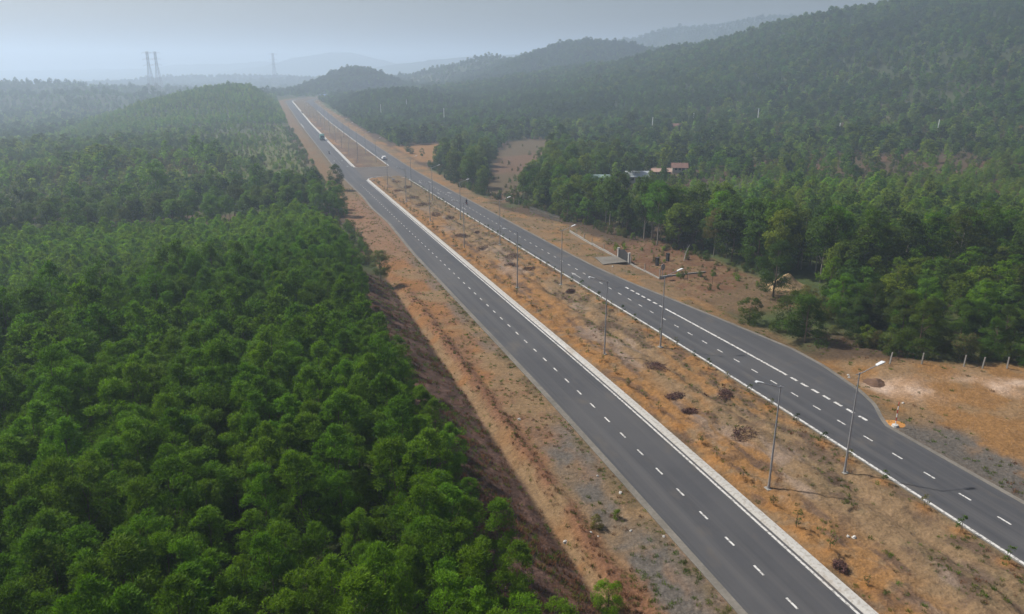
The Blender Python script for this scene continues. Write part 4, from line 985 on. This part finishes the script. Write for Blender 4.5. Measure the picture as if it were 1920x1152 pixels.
# posts at the back of the clearing
PST = [(71.6, 67.6), (75.2, 66.2), (79.8, 64.2), (81.4, 63.0), (84.2, 62.0)]
for k, (x, y) in enumerate(PST):
    m = MB(); m.box((0, 0, .72), (.15, .15, 1.55), 0, 0, .9)
    o = tag(link('fence_post', m.mesh('fence_post', M['concrete']), None, (x, y, gz(x, y)), .3), ['pale concrete post by the low bushes behind the lamp head', 'pale leaning concrete post at the back of the clearing, second from the road', 'short pale concrete post at the back of the clearing, third from the road', 'pale concrete post at the back of the clearing, fourth from the road', 'pale concrete post nearest the right picture edge'][k], 'post', 'fence posts behind the clearing')
    o.rotation_euler = (random.uniform(-.05, .08), random.uniform(-.08, .12), .3)
# yard wall with its posts and gate
t = thing('yard_wall', 'low concrete yard wall with thin posts beside the dirt verge', 'wall', (0, 0, 0))
WP = [(67.8, 163.0), (66.9, 148.0), (66.3, 134.2)]; WP2 = [(66.35, 128.0), (66.2, 116.2)]; WP3 = [(66.2, 116.2), (76.0, 116.6)]
def wall_run(pts, h, mt, nm):
    for a, b in zip(pts[:-1], pts[1:]):
        l = math.hypot(b[0]-a[0], b[1]-a[1]); ns = max(1, int(l/5)); 
        for k in range(ns):
            p = [a[i]+(b[i]-a[i])*k/ns for i in (0, 1)]; q = [a[i]+(b[i]-a[i])*(k+1)/ns for i in (0, 1)]
            c = ((p[0]+q[0])/2, (p[1]+q[1])/2); z = gz(*c); m = MB(); m.box((c[0], c[1], z+h/2-.2), (l/ns+.01, .2, h+.4), math.atan2(b[1]-a[1], b[0]-a[0])); link(nm, m.mesh(nm, mt), t)
            m = MB(); m.box((p[0], p[1], z+.62), (.13, .13, 1.5+.3), 0); link('wall_post', m.mesh('wall_post', M['concrete']), t)
wall_run(WP, .42, M['concrete'], 'wall_panel'); wall_run(WP2, .25, M['concrete'], 'wall_panel'); wall_run(WP3, .22, M['concrete'], 'wall_panel')
t = thing('yard_gate', 'black metal double gate between two pale pillars in the yard wall', 'gate', (66.3, 131.1, gz(66.3, 131.1)), math.pi/2)
for sx in (-1, 1):
    m = MB(); m.box((sx*2.35, 0, 1.05), (.36, .36, 2.4)); m.box((sx*2.35, 0, 2.3), (.46, .46, .12)); link('pillar', m.mesh('pillar', M['whitewash']), t)
    m = MB(); hx = sx*1.1
    m.prism([(-.03, .12), (.03, .12), (.03, 2.0), (-.03, 2.0)], min(sx*.04, sx*2.14), max(sx*.04, sx*2.14))
    m.add([(sx*.04, -.03, 2.0), (sx*2.14, -.03, 2.0), (sx*.04, -.03, 2.55), (sx*.04, .03, 2.0), (sx*2.14, .03, 2.0), (sx*.04, .03, 2.55)], [(0, 1, 2), (3, 5, 4), (0, 2, 5, 3), (1, 4, 5, 2), (0, 3, 4, 1)])
    lf = link('gate_leaf', m.mesh('gate_leaf', M['dark']), t)
    for j in range(5): m = MB(); m.box((sx*(.25+.43*j), -.06, 1.1), (.05, .03, 1.8)); link('bar', m.mesh('bar', M['steel']), lf)
m = MB(); m.add([(60.6, 128.4, 0), (66.0, 128.8, 0), (66.0, 133.6, 0), (61.4, 134.2, 0), (60.6, 128.4, -.15), (66.0, 128.8, -.15), (66.0, 133.6, -.15), (61.4, 134.2, -.15)], [(0, 1, 2, 3), (0, 4, 5, 1), (1, 5, 6, 2), (2, 6, 7, 3), (3, 7, 4, 0)])
o = struct('driveway', m.mesh('driveway', M['edge'])); o.location.z = float(prof(131))+.17
# rounded grey sign board on a post
x, y = 66.15, 115.2; t = thing('sign_board', 'grey rounded sign board on a pole, seen from behind at the wall corner', 'sign', (x, y, gz(x, y)), .2)
m = MB(); m.tube((0, 0, -.1), (0, 0, 3.0), .05, .05, 8); link('pole', m.mesh('pole', M['steel']), t)
m = MB(); n = 20; V = [(.46*math.cos(2*math.pi*i/n), sy, 2.5+.62*math.sin(2*math.pi*i/n)) for sy in (-.09, -.06) for i in range(n)]
m.add(V, [tuple(range(n)), tuple(range(2*n-1, n-1, -1))] + [(i, n+i, n+(i+1) % n, (i+1) % n) for i in range(n)]); link('board', m.mesh('board', M['steel']), t)
# dark gate stubs and a bare white tree in the yard
for k, (x, y) in enumerate(((70.6, 125.2), (74.0, 127.2))):
    m = MB(); m.box((0, 0, .7), (.55, .5, 1.6)); m.box((0, 0, 1.54), (.66, .6, .1)); tag(link('brick_pillar', m.mesh('brick_pillar', M['dark']), None, (x, y, gz(x, y)), .4), ('dark stub pillar in the yard nearer the gate', 'dark stub pillar in the yard farther from the gate')[k], 'pillar')
x, y = 77.0, 126.0; t = thing('bare_tree', 'small bare white tree with forked branches in the fenced yard', 'tree', (x, y, gz(x, y)))
m = MB(); m.tube((0, 0, -.1), (.25, 0, 1.5), .09, .07, 6); link('trunk', m.mesh('trunk', M['whitewash']), t)
m = MB()
for a, b, r in (((.25, 0, 1.5), (.75, .1, 2.6), .06), ((.75, .1, 2.6), (1.15, .1, 3.2), .04), ((.25, 0, 1.5), (-.2, -.1, 2.3), .05), ((-.2, -.1, 2.3), (-.45, 0, 3.0), .03), ((.75, .1, 2.6), (.6, .3, 3.3), .03)): m.tube(a, b, r, r*.6, 5)
link('branches', m.mesh('branches', M['whitewash']), t)
# staked young trees on the dirt by the wall corner
for k, (x, y) in enumerate(((69.6, 112.4), (72.6, 109.0))):
    t = thing('staked_tree', ('thin staked young tree below the wall corner, left one', 'thin staked young tree below the wall corner, right one')[k], 'tree', (x, y, gz(x, y)), k)
    m = MB(); m.tube((0, 0, -.1), (0, 0, 1.9), .05, .04, 6); link('trunk', m.mesh('trunk', M['trunk']), t)
    v, f, c = crown_arrays(900+k, 2.5, 1.4, .5, 8, 120, .25, .1, shape='round'); link('crown', mesh_from('crown', v, f, [G['mixed']]), t)
# picket fence by the far bend of the verge and a row of thin grey posts
t = thing('picket_fence', 'pale grey picket fence at the foot of the trees on the right verge', 'fence', (0, 0, 0))
pk_me = MB(); pk_me.box((0, 0, .7), (.12, .12, 1.7)); pk_me = pk_me.mesh('picket', M['concrete'])
for k in range(26):
    q = k/25; x = 70.2-1.6*q; y = 176+18*q; link('picket', pk_me, t, (x, y, gz(x, y)))
m = MB()
for k in range(25):
    q = k/25; q2 = (k+1)/25; a = (70.2-1.6*q, 176+18*q); b = (70.2-1.6*q2, 176+18*q2); m.tube((a[0], a[1], gz(*a)+1.1), (b[0], b[1], gz(*b)+1.1), .03, .03, 4)
link('rail', m.mesh('rail', M['concrete']), t)
t = thing('picket_fence', 'thin grey post fence under the dark trees farther along the right verge', 'fence', (0, 0, 0))
for k in range(18):
    q = k/17; x = 69.4-2.6*q; y = 206+34*q; link('picket', pk_me, t, (x, y, gz(x, y)))
m = MB(); m.box((0, 0, 1.0), (1.1, .1, .9)); 
# stones and scraps
st = MB(); g = np.random.default_rng(4)
for a in range(7): st.tube((g.uniform(-.1, .1), g.uniform(-.1, .1), -.05), (g.uniform(-.1, .1), g.uniform(-.1, .1), .14), .14, .07, 6)
st = st.mesh('stone', M['whitewash'])
for k, (x, y) in enumerate(((21.6, 46.2), (22.1, 45.9), (24.9, 45.7), (19.6, 46.6), (25.8, 54.2), (40.6, 39.6), (41.0, 39.3), (64.0, 66.0), (64.8, 67.0), (61.8, 126.6), (22.8, 67.4), (26.6, 51.0), (27.0, 44.2), (64.5, 58.2))):
    tag(link('stone', st, None, (x, y, gz(x, y) if not 36 < x < 50 else float(median_z(np.array([x]), np.array([y]))[0])), random.uniform(0, 6), random.uniform(.5, 1.1)), 'small pale stone lying on the bare ground', 'stone', 'pale stones on bare ground')

# ------------------------------------------------------------------ houses
def house(name, label, x, y, rz, L, W, hw, hr, wallm, roofm, windows=2, lean=False):
    z = gz(x, y); t = thing(name, label, 'house', (x, y, z), rz)
    m = MB(); prof_ = [(-W/2, -.3), (W/2, -.3), (W/2, hw), (0, hw+hr), (-W/2, hw)]
    m.prism(prof_, -L/2, L/2); link('wall', m.mesh('wall', M[wallm]), t)
    for sg in (-1, 1):
        sl = math.hypot(W/2+.5, hr); m = MB(); ov = .55
        a = (sg*(W/2+ov), hw-ov*hr/(W/2)+.03); b = (0, hw+hr+.03)
        m.add([(-L/2-.5, a[0], a[1]), (L/2+.5, a[0], a[1]), (L/2+.5, b[0], b[1]), (-L/2-.5, b[0], b[1])] + [(-L/2-.5, a[0], a[1]+.08), (L/2+.5, a[0], a[1]+.08), (L/2+.5, b[0], b[1]+.08), (-L/2-.5, b[0], b[1]+.08)],
              [(0, 1, 2, 3), (7, 6, 5, 4), (0, 4, 5, 1), (1, 5, 6, 2), (2, 6, 7, 3), (3, 7, 4, 0)])
        rf = link('roof', m.mesh('roof', M[roofm if isinstance(roofm, str) else roofm[0 if sg < 0 else 1]]), t)
        for k in range(int(L/1.0)):
            xx = -L/2+.3+k*1.0; m = MB(); m.tube((xx, a[0], a[1]+.1), (xx, b[0], b[1]+.1), .05, .05, 4); link('rib', m.mesh('rib', M[roofm if isinstance(roofm, str) else roofm[0 if sg < 0 else 1]]), rf)
    for k in range(windows):
        xx = -L/2+(k+1)*L/(windows+2)
        m = MB(); m.box((xx, -W/2-.03, 1.6), (1.1, .08, 1.1)); wnd = link('window', m.mesh('window', M['wall']), t)
        m = MB(); m.box((xx, -W/2-.085, 1.6), (.9, .04, .9)); link('pane', m.mesh('pane', M['glass']), wnd)
    m = MB(); m.box((L/2-L/(windows+2), -W/2-.04, 1.05), (1.0, .08, 2.1)); d = link('door', m.mesh('door', M['dark']), t)
    m = MB(); m.box((L/2-L/(windows+2)+.36, -W/2-.11, 1.05), (.08, .06, .14)); link('handle', m.mesh('handle', M['steel']), d)
    return t
house('house', 'farmhouse with a pale green tin roof among the trees, leftmost of the houses', 107, 234, -.35, 7.5, 5, 2.6, 1.4, 'wall', ['tin_green', 'tin_rust'])
house('house', 'farmhouse with a white tin roof in the middle of the house group', 124, 238, -.32, 7.5, 5.5, 2.6, 1.4, 'wall', ['tin_white', 'tile'])
house('shed', 'long dark shed with a white roof edge right of the white roofed farmhouse', 139, 248, -.3, 6.5, 4, 2.3, .8, 'dark', ['tin_rust', 'tin_white'], 1)
house('house', 'small house with a brown tile roof, rightmost of the house group', 152, 257, -.45, 5.5, 4.6, 2.3, 1.3, 'wall', ['tile', 'tile'])
house('shed', 'small lean shed with a rusty roof in front of the green roofed farmhouse', 101, 221, -.3, 4, 3, 2.2, .8, 'wall', ['tin_rust', 'tin_rust'], 1)
house('house', 'red brick house half hidden in the valley trees', 240, 412, -.4, 6.5, 5, 2.8, 1.3, 'brick', ['tile', 'tile'])
house('barn', 'low barn under black sheeting beyond the red field', 113, 492, -.1, 15, 8, 2.6, 1.5, 'tar', ['tar', 'tar'], 1)
house('house', 'pale house with a blue roof at the far end of the road', 76, 925, -.1, 16, 9, 4.0, 2.2, 'whitewash', ['blue', 'blue'])

# ------------------------------------------------------------------ power poles and towers
def power_pole(x, y, h, lb, grp, tilt=0.):
    t = thing('power_pole', lb, 'power pole', (x, y, gz(x, y)), .3, None, grp)
    m = MB(); m.tube((0, 0, -.4), (0, 0, h), .32, .2, 8); link('pole', m.mesh('pole', M['white']), t)
    m = MB(); m.box((0, 0, h-.5), (1.8, .12, .14)); m.box((0, 0, h-1.4), (1.4, .12, .14)); c = link('crossarm', m.mesh('crossarm', M['concrete']), t)
    for sx in (-.8, 0, .8): m = MB(); m.tube((sx, 0, h-.43), (sx, 0, h-.15), .05, .03, 6); link('insulator', m.mesh('insulator', M['dark']), c)
    t.rotation_euler = (0, tilt, .3)
for k, (px_, py_, top, D) in enumerate(((1568, 282, 245, 425), (1750, 288, 240, 432), (1418, 254, 228, 505), (1298, 256, 224, 495), (1222, 258, 228, 480), (833, 238, 203, 548), (763, 216, 190, 660), (715, 224, 200, 640))):
    X0, Y0, _ = at_range(px_, py_, D); zg = gz(X0, Y0); zt = at_range(px_, top, D)[2]
    power_pole(X0, Y0, float(np.clip(zt-zg, 8, 17)), ['pale power pole left of the scrubby clearing', 'tilted pale power pole right of the scrubby clearing', 'power pole beyond the tallest valley trees', 'power pole right of the red brick house', 'power pole left of the red brick house', 'power pole above the black barn', 'far power pole on the green hill foot', 'farthest left power pole beside the road'][k], 'power poles across the valley', .07 if k < 2 else 0)
def pylon(px_, ytop, D, lb):
    X0, Y0, zt = at_range(px_, ytop, D); zg = gz(X0, Y0); h = zt-zg
    t = thing('transmission_tower', lb, 'pylon', (X0, Y0, zg), .5, None, 'transmission towers on the horizon')
    m = MB(); n = 9; lv = [(i/n)**.9*h for i in range(n+1)]; wd = [h*.085*(1-.86*min(1, (z/h)/.72)**.8)+h*.008 for z in lv]
    for i in range(n):
        c0 = [(sx*wd[i], sy*wd[i], lv[i]) for sx, sy in ((-1, -1), (1, -1), (1, 1), (-1, 1))]; c1 = [(sx*wd[i+1], sy*wd[i+1], lv[i+1]) for sx, sy in ((-1, -1), (1, -1), (1, 1), (-1, 1))]
        for j in range(4):
            m.tube(c0[j], c1[j], .26, .22, 4); m.tube(c0[j], c1[(j+1) % 4], .13, .13, 3); m.tube(c0[(j+1) % 4], c1[j], .13, .13, 3); m.tube(c1[j], c1[(j+1) % 4], .13, .13, 3)
    link('mast', m.mesh('mast', M['lattice']), t)
    for q in (.70, .83, .97):
        m = MB(); a = h*.12
        for sg in (-1, 1):
            m.tube((0, .4, h*q), (sg*a, 0, h*q), .2, .1, 4); m.tube((0, -.4, h*q), (sg*a, 0, h*q), .2, .1, 4); m.tube((0, 0, h*(q+.03)), (sg*a, 0, h*q), .14, .1, 4)
            m.tube((sg*a, 0, h*q), (sg*a, 0, h*q-1.8), .12, .12, 4)
        link('crossarm', m.mesh('crossarm', M['lattice']), t)
pylon(275, 97, 1330, 'left one of the pair of lattice towers on the hazy skyline')
pylon(290, 97, 1370, 'right one of the pair of lattice towers on the hazy skyline')
pylon(511, 100, 1900, 'faint lattice tower standing alone beyond the road')

# ------------------------------------------------------------------ vehicles and riders
def wheel_pair(t, xs_, y_, r, wd=.25):
    for x in xs_:
        m = MB(); m.tube((x-wd/2, y_, r), (x+wd/2, y_, r), r, r, 14); wl = link('wheel', m.mesh('wheel', M['rubber']), t)
        m = MB(); m.tube((x-wd/2-.01, y_, r), (x+wd/2+.01, y_, r), r*.55, r*.55, 10); link('rim', m.mesh('rim', M['steel']), wl)
def rz_at(x, y): return float(prof(y))
# green lorry coming towards the camera
x, y = 33.0, 460.0; t = thing('lorry', 'green lorry driving towards the camera on the left carriageway', 'truck', (x, y, rz_at(x, y)+.01))
m = MB(); m.prism([(-3.9, .75), (-3.9, 1.7), (-3.55, 2.75), (-2.2, 2.85), (-2.2, .75)], -1.15, 1.15); cab = link('cab', m.mesh('cab', M['truckgreen']), t)
m = MB(); m.add([(-1.0, -3.915, 1.75), (1.0, -3.915, 1.75), (1.0, -3.60, 2.66), (-1.0, -3.60, 2.66), (-1.0, -3.86, 1.75), (1.0, -3.86, 1.75), (1.0, -3.56, 2.66), (-1.0, -3.56, 2.66)], [(0, 1, 2, 3), (7, 6, 5, 4), (0, 4, 5, 1), (2, 6, 7, 3), (1, 5, 6, 2), (0, 3, 7, 4)]); link('windscreen', m.mesh('windscreen', M['glass']), cab)
for sx in (-.8, .8): m = MB(); m.box((sx, -3.92, 1.05), (.36, .08, .22)); link('headlight', m.mesh('headlight', M['lens']), cab)
m = MB(); m.box((0, -3.95, .72), (2.3, .12, .24)); link('bumper', m.mesh('bumper', M['dark']), cab)
m = MB(); m.box((0, 1.0, 2.15), (2.4, 6.2, 2.3)); link('cargo_body', m.mesh('cargo_body', M['truckgreen']), t)
m = MB(); m.box((0, .2, .82), (1.0, 7.6, .22)); link('chassis', m.mesh('chassis', M['dark']), t)
for yy in (-3.0, 1.9, 3.0): wheel_pair(t, (-1.02, 1.02), yy, .5, .3)
# white car going away
x, y = 52.3, 351.0; t = thing('car', 'white hatchback car driving away past the far median corner', 'car', (x, y, rz_at(x, y)+.01))
m = MB(); m.prism([(-2.05, .3), (-2.1, .62), (-2.0, .95), (-1.85, 1.0), (1.2, .98), (2.0, .82), (2.1, .55), (2.05, .3)], -.86, .86); m.prism([(-1.9, .99), (-1.55, 1.44), (.2, 1.5), (1.15, .97)], -.74, .74); b = link('body', m.mesh('body', M['white']), t)
m = MB(); m.add([(-.66, -1.905, 1.04), (.66, -1.905, 1.04), (.62, -1.60, 1.41), (-.62, -1.60, 1.41)], [(0, 1, 2, 3)]); link('rear_window', m.mesh('rear_window', M['glass']), b)
m = MB(); m.add([(-.66, 1.13, 1.0), (-.62, .27, 1.47), (.62, .27, 1.47), (.66, 1.13, 1.0)], [(0, 1, 2, 3)]); link('windscreen', m.mesh('windscreen', M['glass']), b)
for sx in (-1, 1):
    m = MB(); m.add([(sx*.745, -1.6, 1.04), (sx*.745, .9, 1.04), (sx*.745, .15, 1.43), (sx*.745, -1.4, 1.40)], [(0, 1, 2, 3)]); link('side_window', m.mesh('side_window', M['glass']), b)
    m = MB(); m.box((sx*.68, -2.07, .78), (.28, .08, .2)); link('tail_light', m.mesh('tail_light', M['red']), b)
    m = MB(); m.box((sx*.68, 2.04, .66), (.3, .08, .16)); link('headlight', m.mesh('headlight', M['lens']), b)
for yy in (-1.28, 1.3): wheel_pair(t, (-.76, .76), yy, .31, .2)

def motorbike(x, y, rz, lb):
    t = thing('motorbike', lb, 'motorbike', (x, y, rz_at(x, y)+.01), rz)
    for yy in (-.62, .62):
        m = MB(); m.tube((-.06, yy, .3), (.06, yy, .3), .3, .3, 14); wl = link('wheel', m.mesh('wheel', M['rubber']), t)
        m = MB(); m.tube((-.07, yy, .3), (.07, yy, .3), .17, .17, 10); link('rim', m.mesh('rim', M['steel']), wl)
    m = MB(); m.prism([(-.75, .55), (-.7, .75), (.05, .72), (.1, .45), (.35, .45), (.45, .95), (.55, .9), (.45, .3), (-.4, .3)], -.13, .13); link('body', m.mesh('body', M['cloth_red']), t)
    m = MB(); m.prism([(-.75, .75), (-.72, .83), (-.1, .82), (.05, .74)], -.14, .14); link('seat', m.mesh('seat', M['dark']), t)
    m = MB(); m.tube((-.32, .42, 1.02), (.32, .42, 1.02), .022, .022, 6); m.tube((0, .45, .9), (0, .42, 1.02), .03, .03, 6); m.tube((0, .5, .85), (0, .62, .3), .035, .03, 6); link('handlebar', m.mesh('handlebar', M['steel']), t)
    m = MB(); m.box((0, .6, .9), (.16, .1, .16)); link('headlight', m.mesh('headlight', M['lens']), t)
    return t
def rider(x, y, rz, yoff, lb, shirt, z0=0.):
    v = [(0, -.22, .86), (0, -.20, 1.08), (0, -.14, 1.32), (0, -.10, 1.45), (0, -.08, 1.56), (0, -.06, 1.70),
         (-.19, -.12, 1.36), (-.27, .08, 1.16), (-.27, .36, 1.06), (.19, -.12, 1.36), (.27, .08, 1.16), (.27, .36, 1.06),
         (-.12, -.18, .84), (-.22, .20, .78), (-.2, .12, .40), (-.2, .26, .36), (.12, -.18, .84), (.22, .20, .78), (.2, .12, .40), (.2, .26, .36)]
    e = [(0, 1), (1, 2), (2, 3), (3, 4), (4, 5), (2, 6), (6, 7), (7, 8), (2, 9), (9, 10), (10, 11), (0, 12), (12, 13), (13, 14), (14, 15), (0, 16), (16, 17), (17, 18), (18, 19)]
    rad = [.15, .15, .17, .075, .085, .09, .075, .055, .045, .075, .055, .045, .10, .085, .06, .05, .10, .085, .06, .05]
    me = bpy.data.meshes.new('person'); me.from_pydata(v, e, []); me.update(); me.materials.append(M[shirt])
    o = link('person', me, None, (x, y, rz_at(x, y)+.02+z0), rz); tag(o, lb, 'person')
    sk = o.modifiers.new('skin', 'SKIN'); sv = me.skin_vertices[0].data
    for i, r in enumerate(rad): sv[i].radius = (r, r)
    sv[0].use_root = True
    o.modifiers.new('sub', 'SUBSURF').levels = 1
    m = MB(); n = 10
    for j in range(5):
        a0 = j/5*math.pi*.62; a1 = (j+1)/5*math.pi*.62; m.tube((0, -.06, 1.70+.155*math.cos(a0)), (0, -.06, 1.70+.155*math.cos(a1)), max(.02, .155*math.sin(a0)), .155*math.sin(a1), n)
    link('helmet', m.mesh('helmet', M['dark']), o)
    m = MB(); m.box((0, .045, 1.68), (.13, .03, .12)); link('face', m.mesh('face', M['skin']), o)
    return o
motorbike(55.0, 211.5, 0, 'dark red motorbike riding away on the right carriageway')
rider(55.0, 211.5, 0, 0, 'rider in dark clothes and helmet riding away on the right carriageway', 'cloth_dark')
motorbike(30.1, 380.0, math.pi, 'small motorbike coming along the left carriageway beyond the crossing')
rider(30.1, 380.0, math.pi, 0, 'rider in dark clothes coming along the left carriageway', 'cloth_dark')

# ------------------------------------------------------------------ haze
gzs = np.zeros(len(ground.data.vertices)*3, np.float32); ground.data.vertices.foreach_get('co', gzs); gzs = gzs[2::3]
m = MB(); zt, zb_ = float(gzs.max())+16.0, float(gzs.min())-1.0; print('HAZE', zt, zb_)
m.box((500, 3000, (zt+zb_)/2), (12200, 7600, zt-zb_))
hz = link('haze', m.mesh('haze')); hz['kind'] = 'stuff'; hz['label'] = 'pale bluish haze over the whole valley'
hm = bpy.data.materials.new('haze'); hm.use_nodes = True; N = hm.node_tree.nodes; N.clear()
pv = N.new('ShaderNodeVolumePrincipled'); pv.inputs['Density'].default_value = HAZE_DENSITY
pv.inputs['Color'].default_value = (.65, .80, 1.0, 1); pv.inputs['Anisotropy'].default_value = .35
oo = N.new('ShaderNodeOutputMaterial'); hm.node_tree.links.new(pv.outputs[0], oo.inputs['Volume'])
hz.data.materials.append(hm)
